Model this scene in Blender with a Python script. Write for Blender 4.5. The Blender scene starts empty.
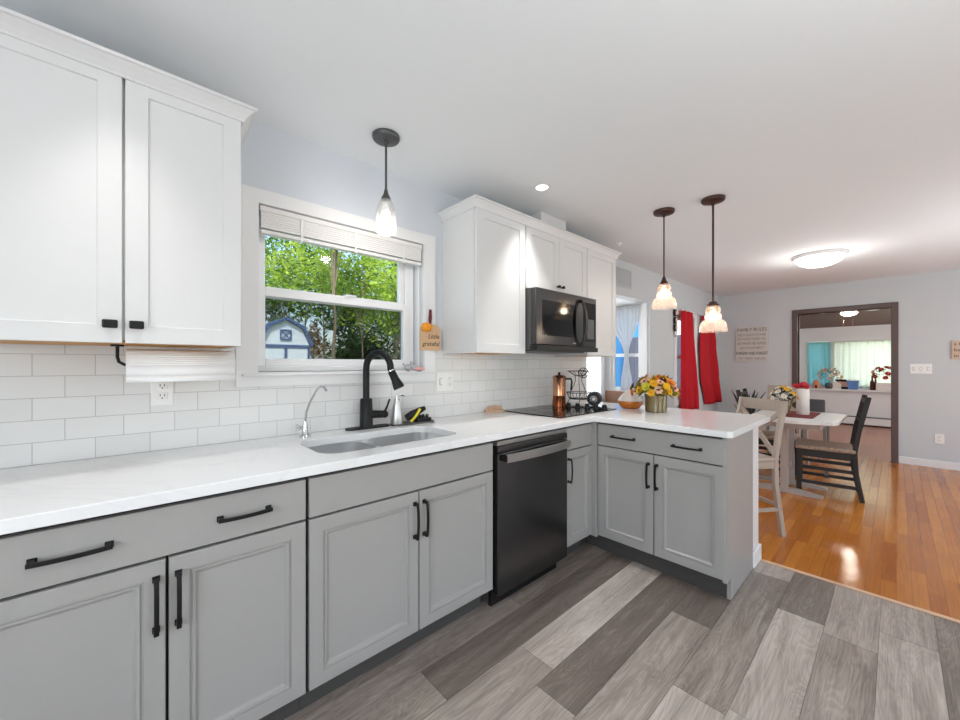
import bpy, bmesh, math, random
from mathutils import Vector, Matrix
from mathutils.geometry import tessellate_polygon

random.seed(7)
PI = math.pi
SC = bpy.context.scene
COL = SC.collection

# ------------------------------------------------------------------ camera
cam_d = bpy.data.cameras.new('camera')
cam_d.sensor_width = 36.0
cam_d.lens = 380.03 / 960 * 36.0
cam_d.shift_y = 3.834 / 960
cam_d.clip_start = 0.05
cam = bpy.data.objects.new('camera', cam_d)
COL.objects.link(cam)
cam.location = (0, 0, 1.261)
cam.rotation_euler = (PI / 2, 0, math.radians(47.598 - 90))
SC.camera = cam

# ------------------------------------------------------------------ world, sun, big lights, exposure
SC.view_settings.view_transform = 'Standard'
SC.view_settings.look = 'None'
SC.view_settings.exposure = 0.0
SC.view_settings.gamma = 1.0
SC.view_settings.use_curve_mapping = False
world = bpy.data.worlds.new('world')
SC.world = world
world.use_nodes = True
wn = world.node_tree
bg = wn.nodes['Background']
sky = wn.nodes.new('ShaderNodeTexSky')
sky.sky_type = 'NISHITA'
sky.sun_disc = False
sky.sun_elevation = math.radians(55)
sky.sun_rotation = math.radians(200)
sky.air_density = 1.0
sky.dust_density = 2.0
wn.links.new(sky.outputs[0], bg.inputs[0])
bg.inputs[1].default_value = 0.42


def light(name, kind, loc, energy, color=(1, 1, 1), size=0.1, size_y=None, rot=None, spot=None, blend=0.5):
    d = bpy.data.lights.new(name, kind)
    d.energy = energy
    d.color = color
    if kind == 'AREA':
        d.size = size
        if size_y:
            d.shape = 'RECTANGLE'
            d.size_y = size_y
    elif kind == 'SUN':
        d.angle = size
    else:
        d.shadow_soft_size = size
    if kind == 'SPOT':
        d.spot_size = spot
        d.spot_blend = blend
    o = bpy.data.objects.new(name, d)
    COL.objects.link(o)
    o.location = loc
    if rot:
        o.rotation_euler = rot
    return o


# the sun stands high behind the house and lights the trees of the garden
light('sun', 'SUN', (0, 0, 20), 5.5, (1, .95, .84), math.radians(1.0), rot=(math.radians(40), 0, math.radians(-25)))
# added fill lights, set before the invented window and patio doors out of view
DAY = (.95, .98, 1)
light('fill_left_window', 'AREA', (-1.56, -0.35, 1.45), 47, DAY, 1.7, 1.5, (0, math.radians(-90 - 18), 0))
light('fill_patio_door', 'AREA', (1.2, -2.36, 1.15), 11, DAY, 2.3, 2.0, (math.radians(90 + 50), 0, 0))
light('fill_dining_door', 'AREA', (5.2, -2.36, 1.15), 36, (.84, .94, 1), 2.3, 2.0, (math.radians(90 + 50), 0, 0))
# two added upward fill lights that brighten the ceiling
light('ceiling_fill', 'AREA', (.6, -.7, 1.5), 19, DAY, .5, .5, (math.radians(180), 0, 0))
light('ceiling_fill_dining', 'AREA', (4.6, -1.2, 1.2), 11, (.84, .94, 1), .6, .6, (math.radians(180), 0, 0))
light('fill_next_room', 'AREA', (9.2, -1.9, 1.3), 40, DAY, 1.8, 1.6, (math.radians(90), 0, 0))  # added fill in the next room, no window behind it
light('daylight_bay', 'AREA', (3.97, 3.0, 1.5), 40, DAY, 1.0, 1.1, (math.radians(-90), 0, 0))
light('daylight_next_windows', 'AREA', (11.5, .2, 1.3), 24, DAY, 2.2, 1.0, (0, math.radians(90), 0))


# ------------------------------------------------------------------ materials
def s2l(c):
    c = c / 255
    return c / 12.92 if c <= .04045 else ((c + .055) / 1.055) ** 2.4


def rgb(r, g, b):
    return (s2l(r), s2l(g), s2l(b), 1)


def nodes(name):
    m = bpy.data.materials.new(name)
    m.use_nodes = True
    nt = m.node_tree
    return m, nt, nt.nodes['Principled BSDF']


def mat(name, col, rough=.5, metal=0., amt=.04, scale=18., bump=0., bscale=80., coat=0., spec=None, stretch=(1, 1, 1), trans=0.):
    """Principled with a soft procedural variation of tone and optional fine bump"""
    m, nt, p = nodes(name)
    N = nt.nodes
    L = nt.links
    tc = N.new('ShaderNodeTexCoord')
    mp = N.new('ShaderNodeMapping')
    mp.inputs['Scale'].default_value = stretch
    L.new(tc.outputs['Object'], mp.inputs[0])
    no = N.new('ShaderNodeTexNoise')
    no.inputs['Scale'].default_value = scale
    no.inputs['Detail'].default_value = 4
    L.new(mp.outputs[0], no.inputs[0])
    mx = N.new('ShaderNodeMix')
    mx.data_type = 'RGBA'
    mx.inputs[6].default_value = tuple(max(0, c * (1 - amt)) for c in col[:3]) + (1,)
    mx.inputs[7].default_value = tuple(min(1, c * (1 + amt)) for c in col[:3]) + (1,)
    L.new(no.outputs[0], mx.inputs[0])
    L.new(mx.outputs[2], p.inputs['Base Color'])
    p.inputs['Roughness'].default_value = rough
    p.inputs['Metallic'].default_value = metal
    p.inputs['Coat Weight'].default_value = coat
    if spec is not None:
        p.inputs['Specular IOR Level'].default_value = spec
    if trans:
        p.inputs['Transmission Weight'].default_value = trans
    if bump:
        n2 = N.new('ShaderNodeTexNoise')
        n2.inputs['Scale'].default_value = bscale
        n2.inputs['Detail'].default_value = 3
        L.new(mp.outputs[0], n2.inputs[0])
        b = N.new('ShaderNodeBump')
        b.inputs['Strength'].default_value = bump
        b.inputs['Distance'].default_value = .01
        L.new(n2.outputs[0], b.inputs['Height'])
        L.new(b.outputs[0], p.inputs['Normal'])
    return m


def glass(name, tint=(1, 1, 1, 1), gloss=.12, rough=.0, diff=0., dcol=(1, 1, 1, 1), bump=0., bscale=60):
    """thin clear glass: what lies behind stays visible, a little mirror reflection on top"""
    m, nt, p = nodes(name)
    N = nt.nodes
    L = nt.links
    N.remove(p)
    out = N['Material Output']
    t = N.new('ShaderNodeBsdfTransparent')
    t.inputs[0].default_value = tint
    g = N.new('ShaderNodeBsdfGlossy')
    g.inputs['Roughness'].default_value = rough
    fr = N.new('ShaderNodeLayerWeight')
    fr.inputs[0].default_value = .35
    mr = N.new('ShaderNodeMapRange')
    mr.inputs[3].default_value = gloss * .5
    mr.inputs[4].default_value = min(1, gloss * 5)
    L.new(fr.outputs['Fresnel'], mr.inputs[0])
    a = N.new('ShaderNodeMixShader')
    L.new(mr.outputs[0], a.inputs[0])
    L.new(t.outputs[0], a.inputs[1])
    L.new(g.outputs[0], a.inputs[2])
    last = a
    if bump:
        tc = N.new('ShaderNodeTexCoord')
        no = N.new('ShaderNodeTexNoise')
        no.inputs['Scale'].default_value = bscale
        L.new(tc.outputs['Object'], no.inputs[0])
        b = N.new('ShaderNodeBump')
        b.inputs['Strength'].default_value = bump
        L.new(no.outputs[0], b.inputs['Height'])
        L.new(b.outputs[0], g.inputs['Normal'])
    if diff:
        d = N.new('ShaderNodeBsdfTranslucent')
        d.inputs[0].default_value = dcol
        d2 = N.new('ShaderNodeBsdfDiffuse')
        d2.inputs[0].default_value = dcol
        ad = N.new('ShaderNodeMixShader')
        ad.inputs[0].default_value = .5
        L.new(d.outputs[0], ad.inputs[1])
        L.new(d2.outputs[0], ad.inputs[2])
        c = N.new('ShaderNodeMixShader')
        c.inputs[0].default_value = diff
        L.new(a.outputs[0], c.inputs[1])
        L.new(ad.outputs[0], c.inputs[2])
        last = c
    L.new(last.outputs[0], out.inputs[0])
    return m


def emit(name, col, strength):
    m, nt, p = nodes(name)
    p.inputs['Base Color'].default_value = col
    p.inputs['Emission Color'].default_value = col
    p.inputs['Emission Strength'].default_value = strength
    return m


def cloth(name, col, trans=.4, amt=.05, scale=30, see=0., sheen=.2):
    m, nt, p = nodes(name)
    N = nt.nodes
    L = nt.links
    out = N['Material Output']
    p.inputs['Base Color'].default_value = col
    p.inputs['Roughness'].default_value = .85
    p.inputs['Sheen Weight'].default_value = sheen
    tc = N.new('ShaderNodeTexCoord')
    no = N.new('ShaderNodeTexNoise')
    no.inputs['Scale'].default_value = scale
    L.new(tc.outputs['Object'], no.inputs[0])
    mx = N.new('ShaderNodeMix')
    mx.data_type = 'RGBA'
    mx.inputs[6].default_value = tuple(c * (1 - amt) for c in col[:3]) + (1,)
    mx.inputs[7].default_value = tuple(min(1, c * (1 + amt)) for c in col[:3]) + (1,)
    L.new(no.outputs[0], mx.inputs[0])
    L.new(mx.outputs[2], p.inputs['Base Color'])
    t = N.new('ShaderNodeBsdfTranslucent')
    L.new(mx.outputs[2], t.inputs[0])
    ms = N.new('ShaderNodeMixShader')
    ms.inputs[0].default_value = trans
    L.new(p.outputs[0], ms.inputs[1])
    L.new(t.outputs[0], ms.inputs[2])
    if see:
        tr = N.new('ShaderNodeBsdfTransparent')
        m2 = N.new('ShaderNodeMixShader')
        m2.inputs[0].default_value = see
        L.new(ms.outputs[0], m2.inputs[1])
        L.new(tr.outputs[0], m2.inputs[2])
        ms = m2
    L.new(ms.outputs[0], out.inputs[0])
    return m


def tile_mat():
    m, nt, p = nodes('white_subway_tile')
    N = nt.nodes
    L = nt.links
    tc = N.new('ShaderNodeTexCoord')
    sp = N.new('ShaderNodeSeparateXYZ')
    L.new(tc.outputs['Object'], sp.inputs[0])
    cb = N.new('ShaderNodeCombineXYZ')
    L.new(sp.outputs[0], cb.inputs[0])
    L.new(sp.outputs[2], cb.inputs[1])
    mp = N.new('ShaderNodeMapping')
    mp.inputs['Location'].default_value = (.0262 + 1.524, -.914 + 7.62 * 0.0, 0)
    L.new(cb.outputs[0], mp.inputs[0])
    br = N.new('ShaderNodeTexBrick')
    br.inputs['Scale'].default_value = 1
    br.inputs['Brick Width'].default_value = .1524
    br.inputs['Row Height'].default_value = .0762
    br.inputs['Mortar Size'].default_value = .0013
    br.inputs['Mortar Smooth'].default_value = .1
    br.inputs['Color1'].default_value = rgb(222, 222, 221)
    br.inputs['Color2'].default_value = rgb(229, 229, 228)
    br.inputs['Mortar'].default_value = rgb(188, 188, 186)
    L.new(mp.outputs[0], br.inputs[0])
    L.new(br.outputs[0], p.inputs['Base Color'])
    p.inputs['Roughness'].default_value = .22
    b = N.new('ShaderNodeBump')
    b.inputs['Strength'].default_value = .35
    b.inputs['Distance'].default_value = .002
    b.invert = True
    L.new(br.outputs[1], b.inputs['Height'])
    L.new(b.outputs[0], p.inputs['Normal'])
    return m


def plank_mat():
    """grey vinyl planks; each plank has its own tone in the face attribute 'tone'"""
    m, nt, p = nodes('grey_vinyl_plank')
    N = nt.nodes
    L = nt.links
    at = N.new('ShaderNodeAttribute')
    at.attribute_name = 'tone'
    tc = N.new('ShaderNodeTexCoord')
    off = N.new('ShaderNodeVectorMath')
    off.operation = 'SCALE'
    cmb = N.new('ShaderNodeCombineXYZ')
    L.new(at.outputs['Fac'], cmb.inputs[0])
    L.new(at.outputs['Fac'], cmb.inputs[1])
    L.new(at.outputs['Fac'], cmb.inputs[2])
    off.inputs['Scale'].default_value = 37.
    L.new(cmb.outputs[0], off.inputs[0])
    ad = N.new('ShaderNodeVectorMath')
    ad.operation = 'ADD'
    L.new(tc.outputs['Object'], ad.inputs[0])
    L.new(off.outputs[0], ad.inputs[1])
    mp = N.new('ShaderNodeMapping')
    mp.inputs['Scale'].default_value = (1.6, 95, 95)
    L.new(ad.outputs[0], mp.inputs[0])
    n1 = N.new('ShaderNodeTexNoise')
    n1.inputs['Scale'].default_value = 2.2
    n1.inputs['Detail'].default_value = 9
    n1.inputs['Roughness'].default_value = .65
    n1.inputs['Distortion'].default_value = .5
    L.new(mp.outputs[0], n1.inputs[0])
    mp2 = N.new('ShaderNodeMapping')
    mp2.inputs['Scale'].default_value = (.7, 6, 6)
    L.new(ad.outputs[0], mp2.inputs[0])
    n2 = N.new('ShaderNodeTexNoise')
    n2.inputs['Scale'].default_value = 2.0
    n2.inputs['Detail'].default_value = 5
    n2.inputs['Distortion'].default_value = 1.4
    L.new(mp2.outputs[0], n2.inputs[0])
    # value = tone + .34*(grain-.5) + .42*(cloud-.5)
    a1 = N.new('ShaderNodeMath')
    a1.operation = 'MULTIPLY_ADD'
    L.new(n1.outputs[0], a1.inputs[0])
    a1.inputs[1].default_value = .5
    L.new(at.outputs['Fac'], a1.inputs[2])
    a2 = N.new('ShaderNodeMath')
    a2.operation = 'MULTIPLY_ADD'
    L.new(n2.outputs[0], a2.inputs[0])
    a2.inputs[1].default_value = .62
    L.new(a1.outputs[0], a2.inputs[2])
    a3 = N.new('ShaderNodeMath')
    a3.operation = 'SUBTRACT'
    a3.inputs[1].default_value = .43
    L.new(a2.outputs[0], a3.inputs[0])
    mp3 = N.new('ShaderNodeMapping')
    mp3.inputs['Scale'].default_value = (.9, 6, 6)
    L.new(ad.outputs[0], mp3.inputs[0])
    n3 = N.new('ShaderNodeTexNoise')
    n3.inputs['Scale'].default_value = 1.6
    n3.inputs['Detail'].default_value = 3
    n3.inputs['Distortion'].default_value = 1.6
    L.new(mp3.outputs[0], n3.inputs[0])
    wv = N.new('ShaderNodeMath')
    wv.operation = 'MULTIPLY'
    wv.inputs[1].default_value = 75.
    L.new(n3.outputs[0], wv.inputs[0])
    sn = N.new('ShaderNodeMath')
    sn.operation = 'SINE'
    L.new(wv.outputs[0], sn.inputs[0])
    a4 = N.new('ShaderNodeMath')
    a4.operation = 'MULTIPLY_ADD'
    a4.inputs[1].default_value = .045
    L.new(sn.outputs[0], a4.inputs[0])
    L.new(a3.outputs[0], a4.inputs[2])
    a3 = a4
    cr = N.new('ShaderNodeValToRGB')
    e = cr.color_ramp.elements
    e[0].position = 0
    e[0].color = rgb(66, 56, 50)
    e[1].position = 1
    e[1].color = rgb(214, 203, 193)
    k = e.new(.45)
    k.color = rgb(126, 114, 105)
    k = e.new(.7)
    k.color = rgb(170, 158, 148)
    L.new(a3.outputs[0], cr.inputs[0])
    L.new(cr.outputs[0], p.inputs['Base Color'])
    p.inputs['Roughness'].default_value = .42
    b = N.new('ShaderNodeBump')
    b.inputs['Strength'].default_value = .12
    b.inputs['Distance'].default_value = .004
    L.new(n1.outputs[0], b.inputs['Height'])
    L.new(b.outputs[0], p.inputs['Normal'])
    return m


def board_mat(name, cols, w, l, rough, bump=.06, grain=1., gap=(60, 35, 15)):
    """wood strip floor from the brick pattern: each strip its own tone, with grain along x"""
    m, nt, p = nodes(name)
    N = nt.nodes
    L = nt.links
    tc = N.new('ShaderNodeTexCoord')
    br = N.new('ShaderNodeTexBrick')
    br.offset = .37
    br.offset_frequency = 3
    br.inputs['Scale'].default_value = 1
    br.inputs['Brick Width'].default_value = l
    br.inputs['Row Height'].default_value = w
    br.inputs['Mortar Size'].default_value = .0008
    br.inputs['Mortar Smooth'].default_value = .3
    br.inputs['Bias'].default_value = 0
    br.inputs['Color1'].default_value = rgb(*cols[0])
    br.inputs['Color2'].default_value = rgb(*cols[1])
    br.inputs['Mortar'].default_value = rgb(*gap)
    L.new(tc.outputs['Object'], br.inputs[0])
    mp = N.new('ShaderNodeMapping')
    mp.inputs['Scale'].default_value = (1.5, 26, 26)
    L.new(tc.outputs['Object'], mp.inputs[0])
    n1 = N.new('ShaderNodeTexNoise')
    n1.inputs['Scale'].default_value = 3
    n1.inputs['Detail'].default_value = 6
    L.new(mp.outputs[0], n1.inputs[0])
    mr = N.new('ShaderNodeMapRange')
    mr.inputs[3].default_value = 1 - .3 * grain
    mr.inputs[4].default_value = 1 + .3 * grain
    L.new(n1.outputs[0], mr.inputs[0])
    mx = N.new('ShaderNodeVectorMath')
    mx.operation = 'SCALE'
    L.new(br.outputs[0], mx.inputs[0])
    L.new(mr.outputs[0], mx.inputs['Scale'])
    L.new(mx.outputs[0], p.inputs['Base Color'])
    p.inputs['Roughness'].default_value = rough
    n3 = N.new('ShaderNodeTexNoise')
    n3.inputs['Scale'].default_value = 9
    n3.inputs['Detail'].default_value = 3
    L.new(tc.outputs['Object'], n3.inputs[0])
    b = N.new('ShaderNodeBump')
    b.inputs['Strength'].default_value = bump
    b.inputs['Distance'].default_value = .02
    L.new(n3.outputs[0], b.inputs['Height'])
    L.new(b.outputs[0], p.inputs['Normal'])
    return m


def quartz_mat():
    m, nt, p = nodes('white_quartz')
    N = nt.nodes
    L = nt.links
    tc = N.new('ShaderNodeTexCoord')
    n1 = N.new('ShaderNodeTexNoise')
    n1.inputs['Scale'].default_value = 1.3
    n1.inputs['Detail'].default_value = 7
    n1.inputs['Distortion'].default_value = 1.8
    L.new(tc.outputs['Object'], n1.inputs[0])
    cr = N.new('ShaderNodeValToRGB')
    e = cr.color_ramp.elements
    e[0].position = .485
    e[0].color = rgb(238, 238, 238)
    e[1].position = .515
    e[1].color = rgb(238, 238, 238)
    k = e.new(.5)
    k.color = rgb(233, 233, 234)
    L.new(n1.outputs[0], cr.inputs[0])
    L.new(cr.outputs[0], p.inputs['Base Color'])
    p.inputs['Roughness'].default_value = .16
    return m


def leaf_mat(name, c1, c2, trans=.45):
    m, nt, p = nodes(name)
    N = nt.nodes
    L = nt.links
    out = N['Material Output']
    tc = N.new('ShaderNodeTexCoord')
    no = N.new('ShaderNodeTexNoise')
    no.inputs['Scale'].default_value = 1.7
    no.inputs['Detail'].default_value = 6
    L.new(tc.outputs['Object'], no.inputs[0])
    cr = N.new('ShaderNodeValToRGB')
    cr.color_ramp.elements[0].position = .35
    cr.color_ramp.elements[1].position = .65
    cr.color_ramp.elements[0].color = rgb(*c1)
    cr.color_ramp.elements[1].color = rgb(*c2)
    L.new(no.outputs[0], cr.inputs[0])
    L.new(cr.outputs[0], p.inputs['Base Color'])
    p.inputs['Roughness'].default_value = .5
    t = N.new('ShaderNodeBsdfTranslucent')
    L.new(cr.outputs[0], t.inputs[0])
    ms = N.new('ShaderNodeMixShader')
    ms.inputs[0].default_value = trans
    L.new(p.outputs[0], ms.inputs[1])
    L.new(t.outputs[0], ms.inputs[2])
    L.new(ms.outputs[0], out.inputs[0])
    return m


M = dict(
    ceil=mat('ceiling_paint', rgb(233, 236, 238), .9, amt=.01),
    wall=mat('wall_paint', rgb(204, 208, 211), .8, amt=.012),
    wallblue=mat('cool_grey_wall_paint', rgb(212, 216, 222), .8, amt=.012),
    trim=mat('white_trim_paint', rgb(234, 233, 233), .4, amt=.01),
    white=mat('white_cabinet_paint', rgb(221, 221, 221), .35, amt=.012),
    grey=mat('grey_cabinet_paint', rgb(163, 161, 158), .38, amt=.02, scale=30),
    toe=mat('shade_dark_toe_kick', rgb(74, 72, 70), .6),  # cabinet base darkened to hold the shade of its recess
    void=mat('painted_gap_shade', rgb(45, 44, 43), .8),  # shade in narrow gaps, painted as a dark colour
    tan=mat('raw_wood_underside', rgb(205, 150, 85), .6, amt=.15, stretch=(2, 30, 30)),
    black=mat('matte_black_metal', rgb(15, 14, 14), .45, amt=.1, spec=.35),
    blackplas=mat('black_plastic', rgb(18, 18, 19), .45, amt=.1, spec=.35),
    bstain=mat('black_stainless', rgb(80, 79, 79), .22, .85, amt=.06, stretch=(1, 1, 60)),
    bglass=mat('black_glass', rgb(9, 9, 10), .07, amt=.1, spec=.3),
    steel=mat('brushed_steel', rgb(212, 212, 212), .32, .9, amt=.06, stretch=(60, 2, 2)),
    satin=mat('satin_grey_steel', rgb(160, 158, 156), .34, .85, amt=.05),
    chrome=mat('chrome', rgb(215, 215, 216), .1, 1., amt=.02),
    graym=mat('grey_bronze_metal', rgb(92, 92, 92), .4, .6, amt=.08),
    bronze=mat('bronze_metal', rgb(78, 52, 46), .4, .5, amt=.1),
    copper=mat('copper', rgb(205, 150, 118), .2, .95, amt=.1),
    copperd=mat('dark_copper', rgb(150, 84, 52), .25, .9, amt=.12),
    quartz=quartz_mat(),
    tile=tile_mat(),
    plank=plank_mat(),
    oak=board_mat('honey_oak_strip', ((170, 96, 34), (202, 128, 52)), .06, .7, .16, bump=.07, gap=(120, 70, 30)),
    lam=board_mat('reddish_laminate', ((168, 112, 92), (186, 130, 108)), .12, 1.2, .3, grain=.5, gap=(120, 80, 66)),
    pane=glass('window_glass', (.97, .98, .98, 1), .02),
    screen=glass('insect_screen', (.6, .61, .61, 1), .0),
    cglass=glass('clear_lamp_glass', (.97, .97, .96, 1), .10, .03, .03, (1, 1, 1, 1), .3),
    aglass=glass('seeded_lamp_glass', (.95, .9, .84, 1), 0.10, .1, .085, (.98, .84, .78, 1), .3, 120),
    vglass=glass('amber_vase_glass', (.72, .6, .28, 1), .3, .04, .4, (.55, .43, .16, 1), .6, 70),
    bulb=emit('warm_bulb', (1, .8, .55, 1), 9),
    bulbw=emit('white_bulb', (1, .94, .86, 1), 7),
    led=emit('led_disc', (1, .97, .92, 1), 9),
    dome=emit('lit_frosted_dome', (1, .96, .9, 1), 2.4),
    fanlit=emit('lit_fan_globe', (1, .85, .66, 1), 6),
    blind=mat('white_blind', rgb(232, 230, 228), .5, amt=.02),
    vinyl=mat('white_vinyl', rgb(240, 240, 241), .3, amt=.01),
    paper=mat('paper_towel', rgb(246, 246, 246), .95, amt=.01),
    plate=mat('white_wall_plate', rgb(240, 239, 237), .35, amt=.01),
    kraft=mat('kraft_wood', rgb(214, 176, 138), .75, amt=.1, stretch=(20, 2, 2)),
    pumpkin=mat('orange_pumpkin', rgb(236, 150, 24), .5, amt=.2),
    burg=mat('burgundy_ribbon', rgb(104, 28, 40), .6, amt=.15),
    ink=mat('dark_ink', rgb(40, 34, 32), .8),
    inkm=mat('mid_grey_ink', rgb(104, 96, 92), .8),
    inkg=mat('grey_ink', rgb(150, 142, 138), .8),
    signw=mat('weathered_sign_board', rgb(210, 208, 202), .8, amt=.06, scale=12),
    signt=mat('tan_sign_board', rgb(212, 186, 168), .8, amt=.06),
    red=cloth('red_curtain_cloth', rgb(196, 8, 30), .1, sheen=0),
    sheer=cloth('white_sheer_cloth', rgb(246, 247, 249), .6, see=.1),
    teal=cloth('teal_curtain_cloth', rgb(190, 236, 236), .65),
    cream=cloth('cream_curtain_cloth', rgb(238, 242, 230), .65),
    brown=mat('dark_brown_casing', rgb(88, 68, 64), .4, amt=.08, stretch=(10, 10, 1)),
    brownc=mat('brown_wood_ceiling', rgb(96, 54, 38), .5, amt=.15, stretch=(2, 30, 2)),
    benchw=mat('brown_bench_wood', rgb(150, 112, 88), .5, amt=.1, stretch=(3, 20, 20)),
    beige=mat('greige_chair_paint', rgb(174, 159, 146), .5, amt=.05),
    grayw=mat('greywash_table_paint', rgb(176, 164, 156), .5, amt=.05),
    tabtop=mat('pale_table_top', rgb(226, 222, 219), .3, amt=.03),
    dark=mat('black_brown_wood', rgb(24, 19, 18), .5, amt=.2, stretch=(4, 4, 20)),
    seatp=mat('speckled_seat_fabric', rgb(168, 146, 128), .9, amt=.9, scale=70),
    rush=mat('patterned_red_seat_fabric', rgb(150, 112, 100), .9, amt=.5, scale=45),
    leaf=leaf_mat('dark_plant_leaf', (30, 46, 34), (58, 82, 58), .15),
    fol=leaf_mat('bouquet_leaf', (84, 92, 30), (158, 156, 56), .25),
    yel=mat('yellow_petal', rgb(238, 184, 30), .7, amt=.2),
    ygr=mat('yellow_green_petal', rgb(206, 208, 70), .7, amt=.2),
    ora=mat('orange_petal', rgb(226, 130, 40), .7, amt=.2),
    pink=mat('peach_petal', rgb(244, 196, 172), .7, amt=.12),
    choc=mat('dark_flower_heart', rgb(84, 36, 28), .8, amt=.2),
    wht=mat('white_petal', rgb(245, 238, 226), .7, amt=.06),
    redf=mat('red_petal', rgb(186, 24, 44), .6, amt=.2),
    amber=mat('amber_glazed_wood', rgb(196, 112, 40), .25, amt=.12),
    cer=mat('white_ceramic', rgb(236, 228, 222), .3, amt=.02),
    mat_=mat('dark_red_placemat', rgb(110, 34, 34), .8, amt=.1),
    gpad=mat('dark_grey_leather', rgb(92, 94, 98), .35, amt=.1),
    bluep=mat('blue_pot_glaze', rgb(96, 136, 200), .4, amt=.4, scale=40),
    terra=mat('terracotta', rgb(214, 146, 118), .7, amt=.1),
    bark=mat('tree_bark', rgb(126, 112, 92), .9, amt=.35, scale=6, stretch=(3, 3, .6)),
    sid=mat('white_shed_siding', rgb(224, 234, 246), .6, amt=.03),
    navy=mat('blue_shed_trim', rgb(48, 84, 140), .5, amt=.05),
    roofb=mat('blue_grey_shingle', rgb(90, 108, 136), .8, amt=.15, scale=40),
    bluew=mat('bright_blue_siding', rgb(64, 146, 214), .6, amt=.06, stretch=(1, 30, 1)),
    greyf=mat('grey_board_fence', rgb(118, 116, 132), .8, amt=.15, stretch=(30, 30, 1)),
    grass=mat('lawn', rgb(84, 110, 50), .95, amt=.3, scale=4),
    wood=mat('light_wood', rgb(216, 178, 146), .6, amt=.12, stretch=(20, 3, 3)),
    yplas=mat('yellow_plastic', rgb(236, 214, 40), .5, amt=.05),
    clearp=glass('clear_glass_ornament', (.9, .9, .9, 1), .5, .05, .2),
    soap=mat('pink_soap', rgb(238, 176, 170), .5, amt=.1),
    bpad=mat('bench_cushion', rgb(240, 238, 236), .9),
    ext=mat('house_siding_outside', rgb(200, 200, 198), .8),
)
M['oakdoor'] = M['trim']
LG = [leaf_mat('sunlit_tree_leaf', (128, 164, 44), (206, 224, 100), .5),  # sunlight on the upper crowns put into the leaf colour
      leaf_mat('mid_green_tree_leaf', (82, 124, 40), (160, 194, 74), .45),
      leaf_mat('shaded_tree_leaf', (42, 74, 30), (88, 128, 50), .4),  # understory shade put into a darker leaf colour
      leaf_mat('autumn_tree_leaf', (150, 96, 30), (214, 158, 50), .4)]


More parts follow.
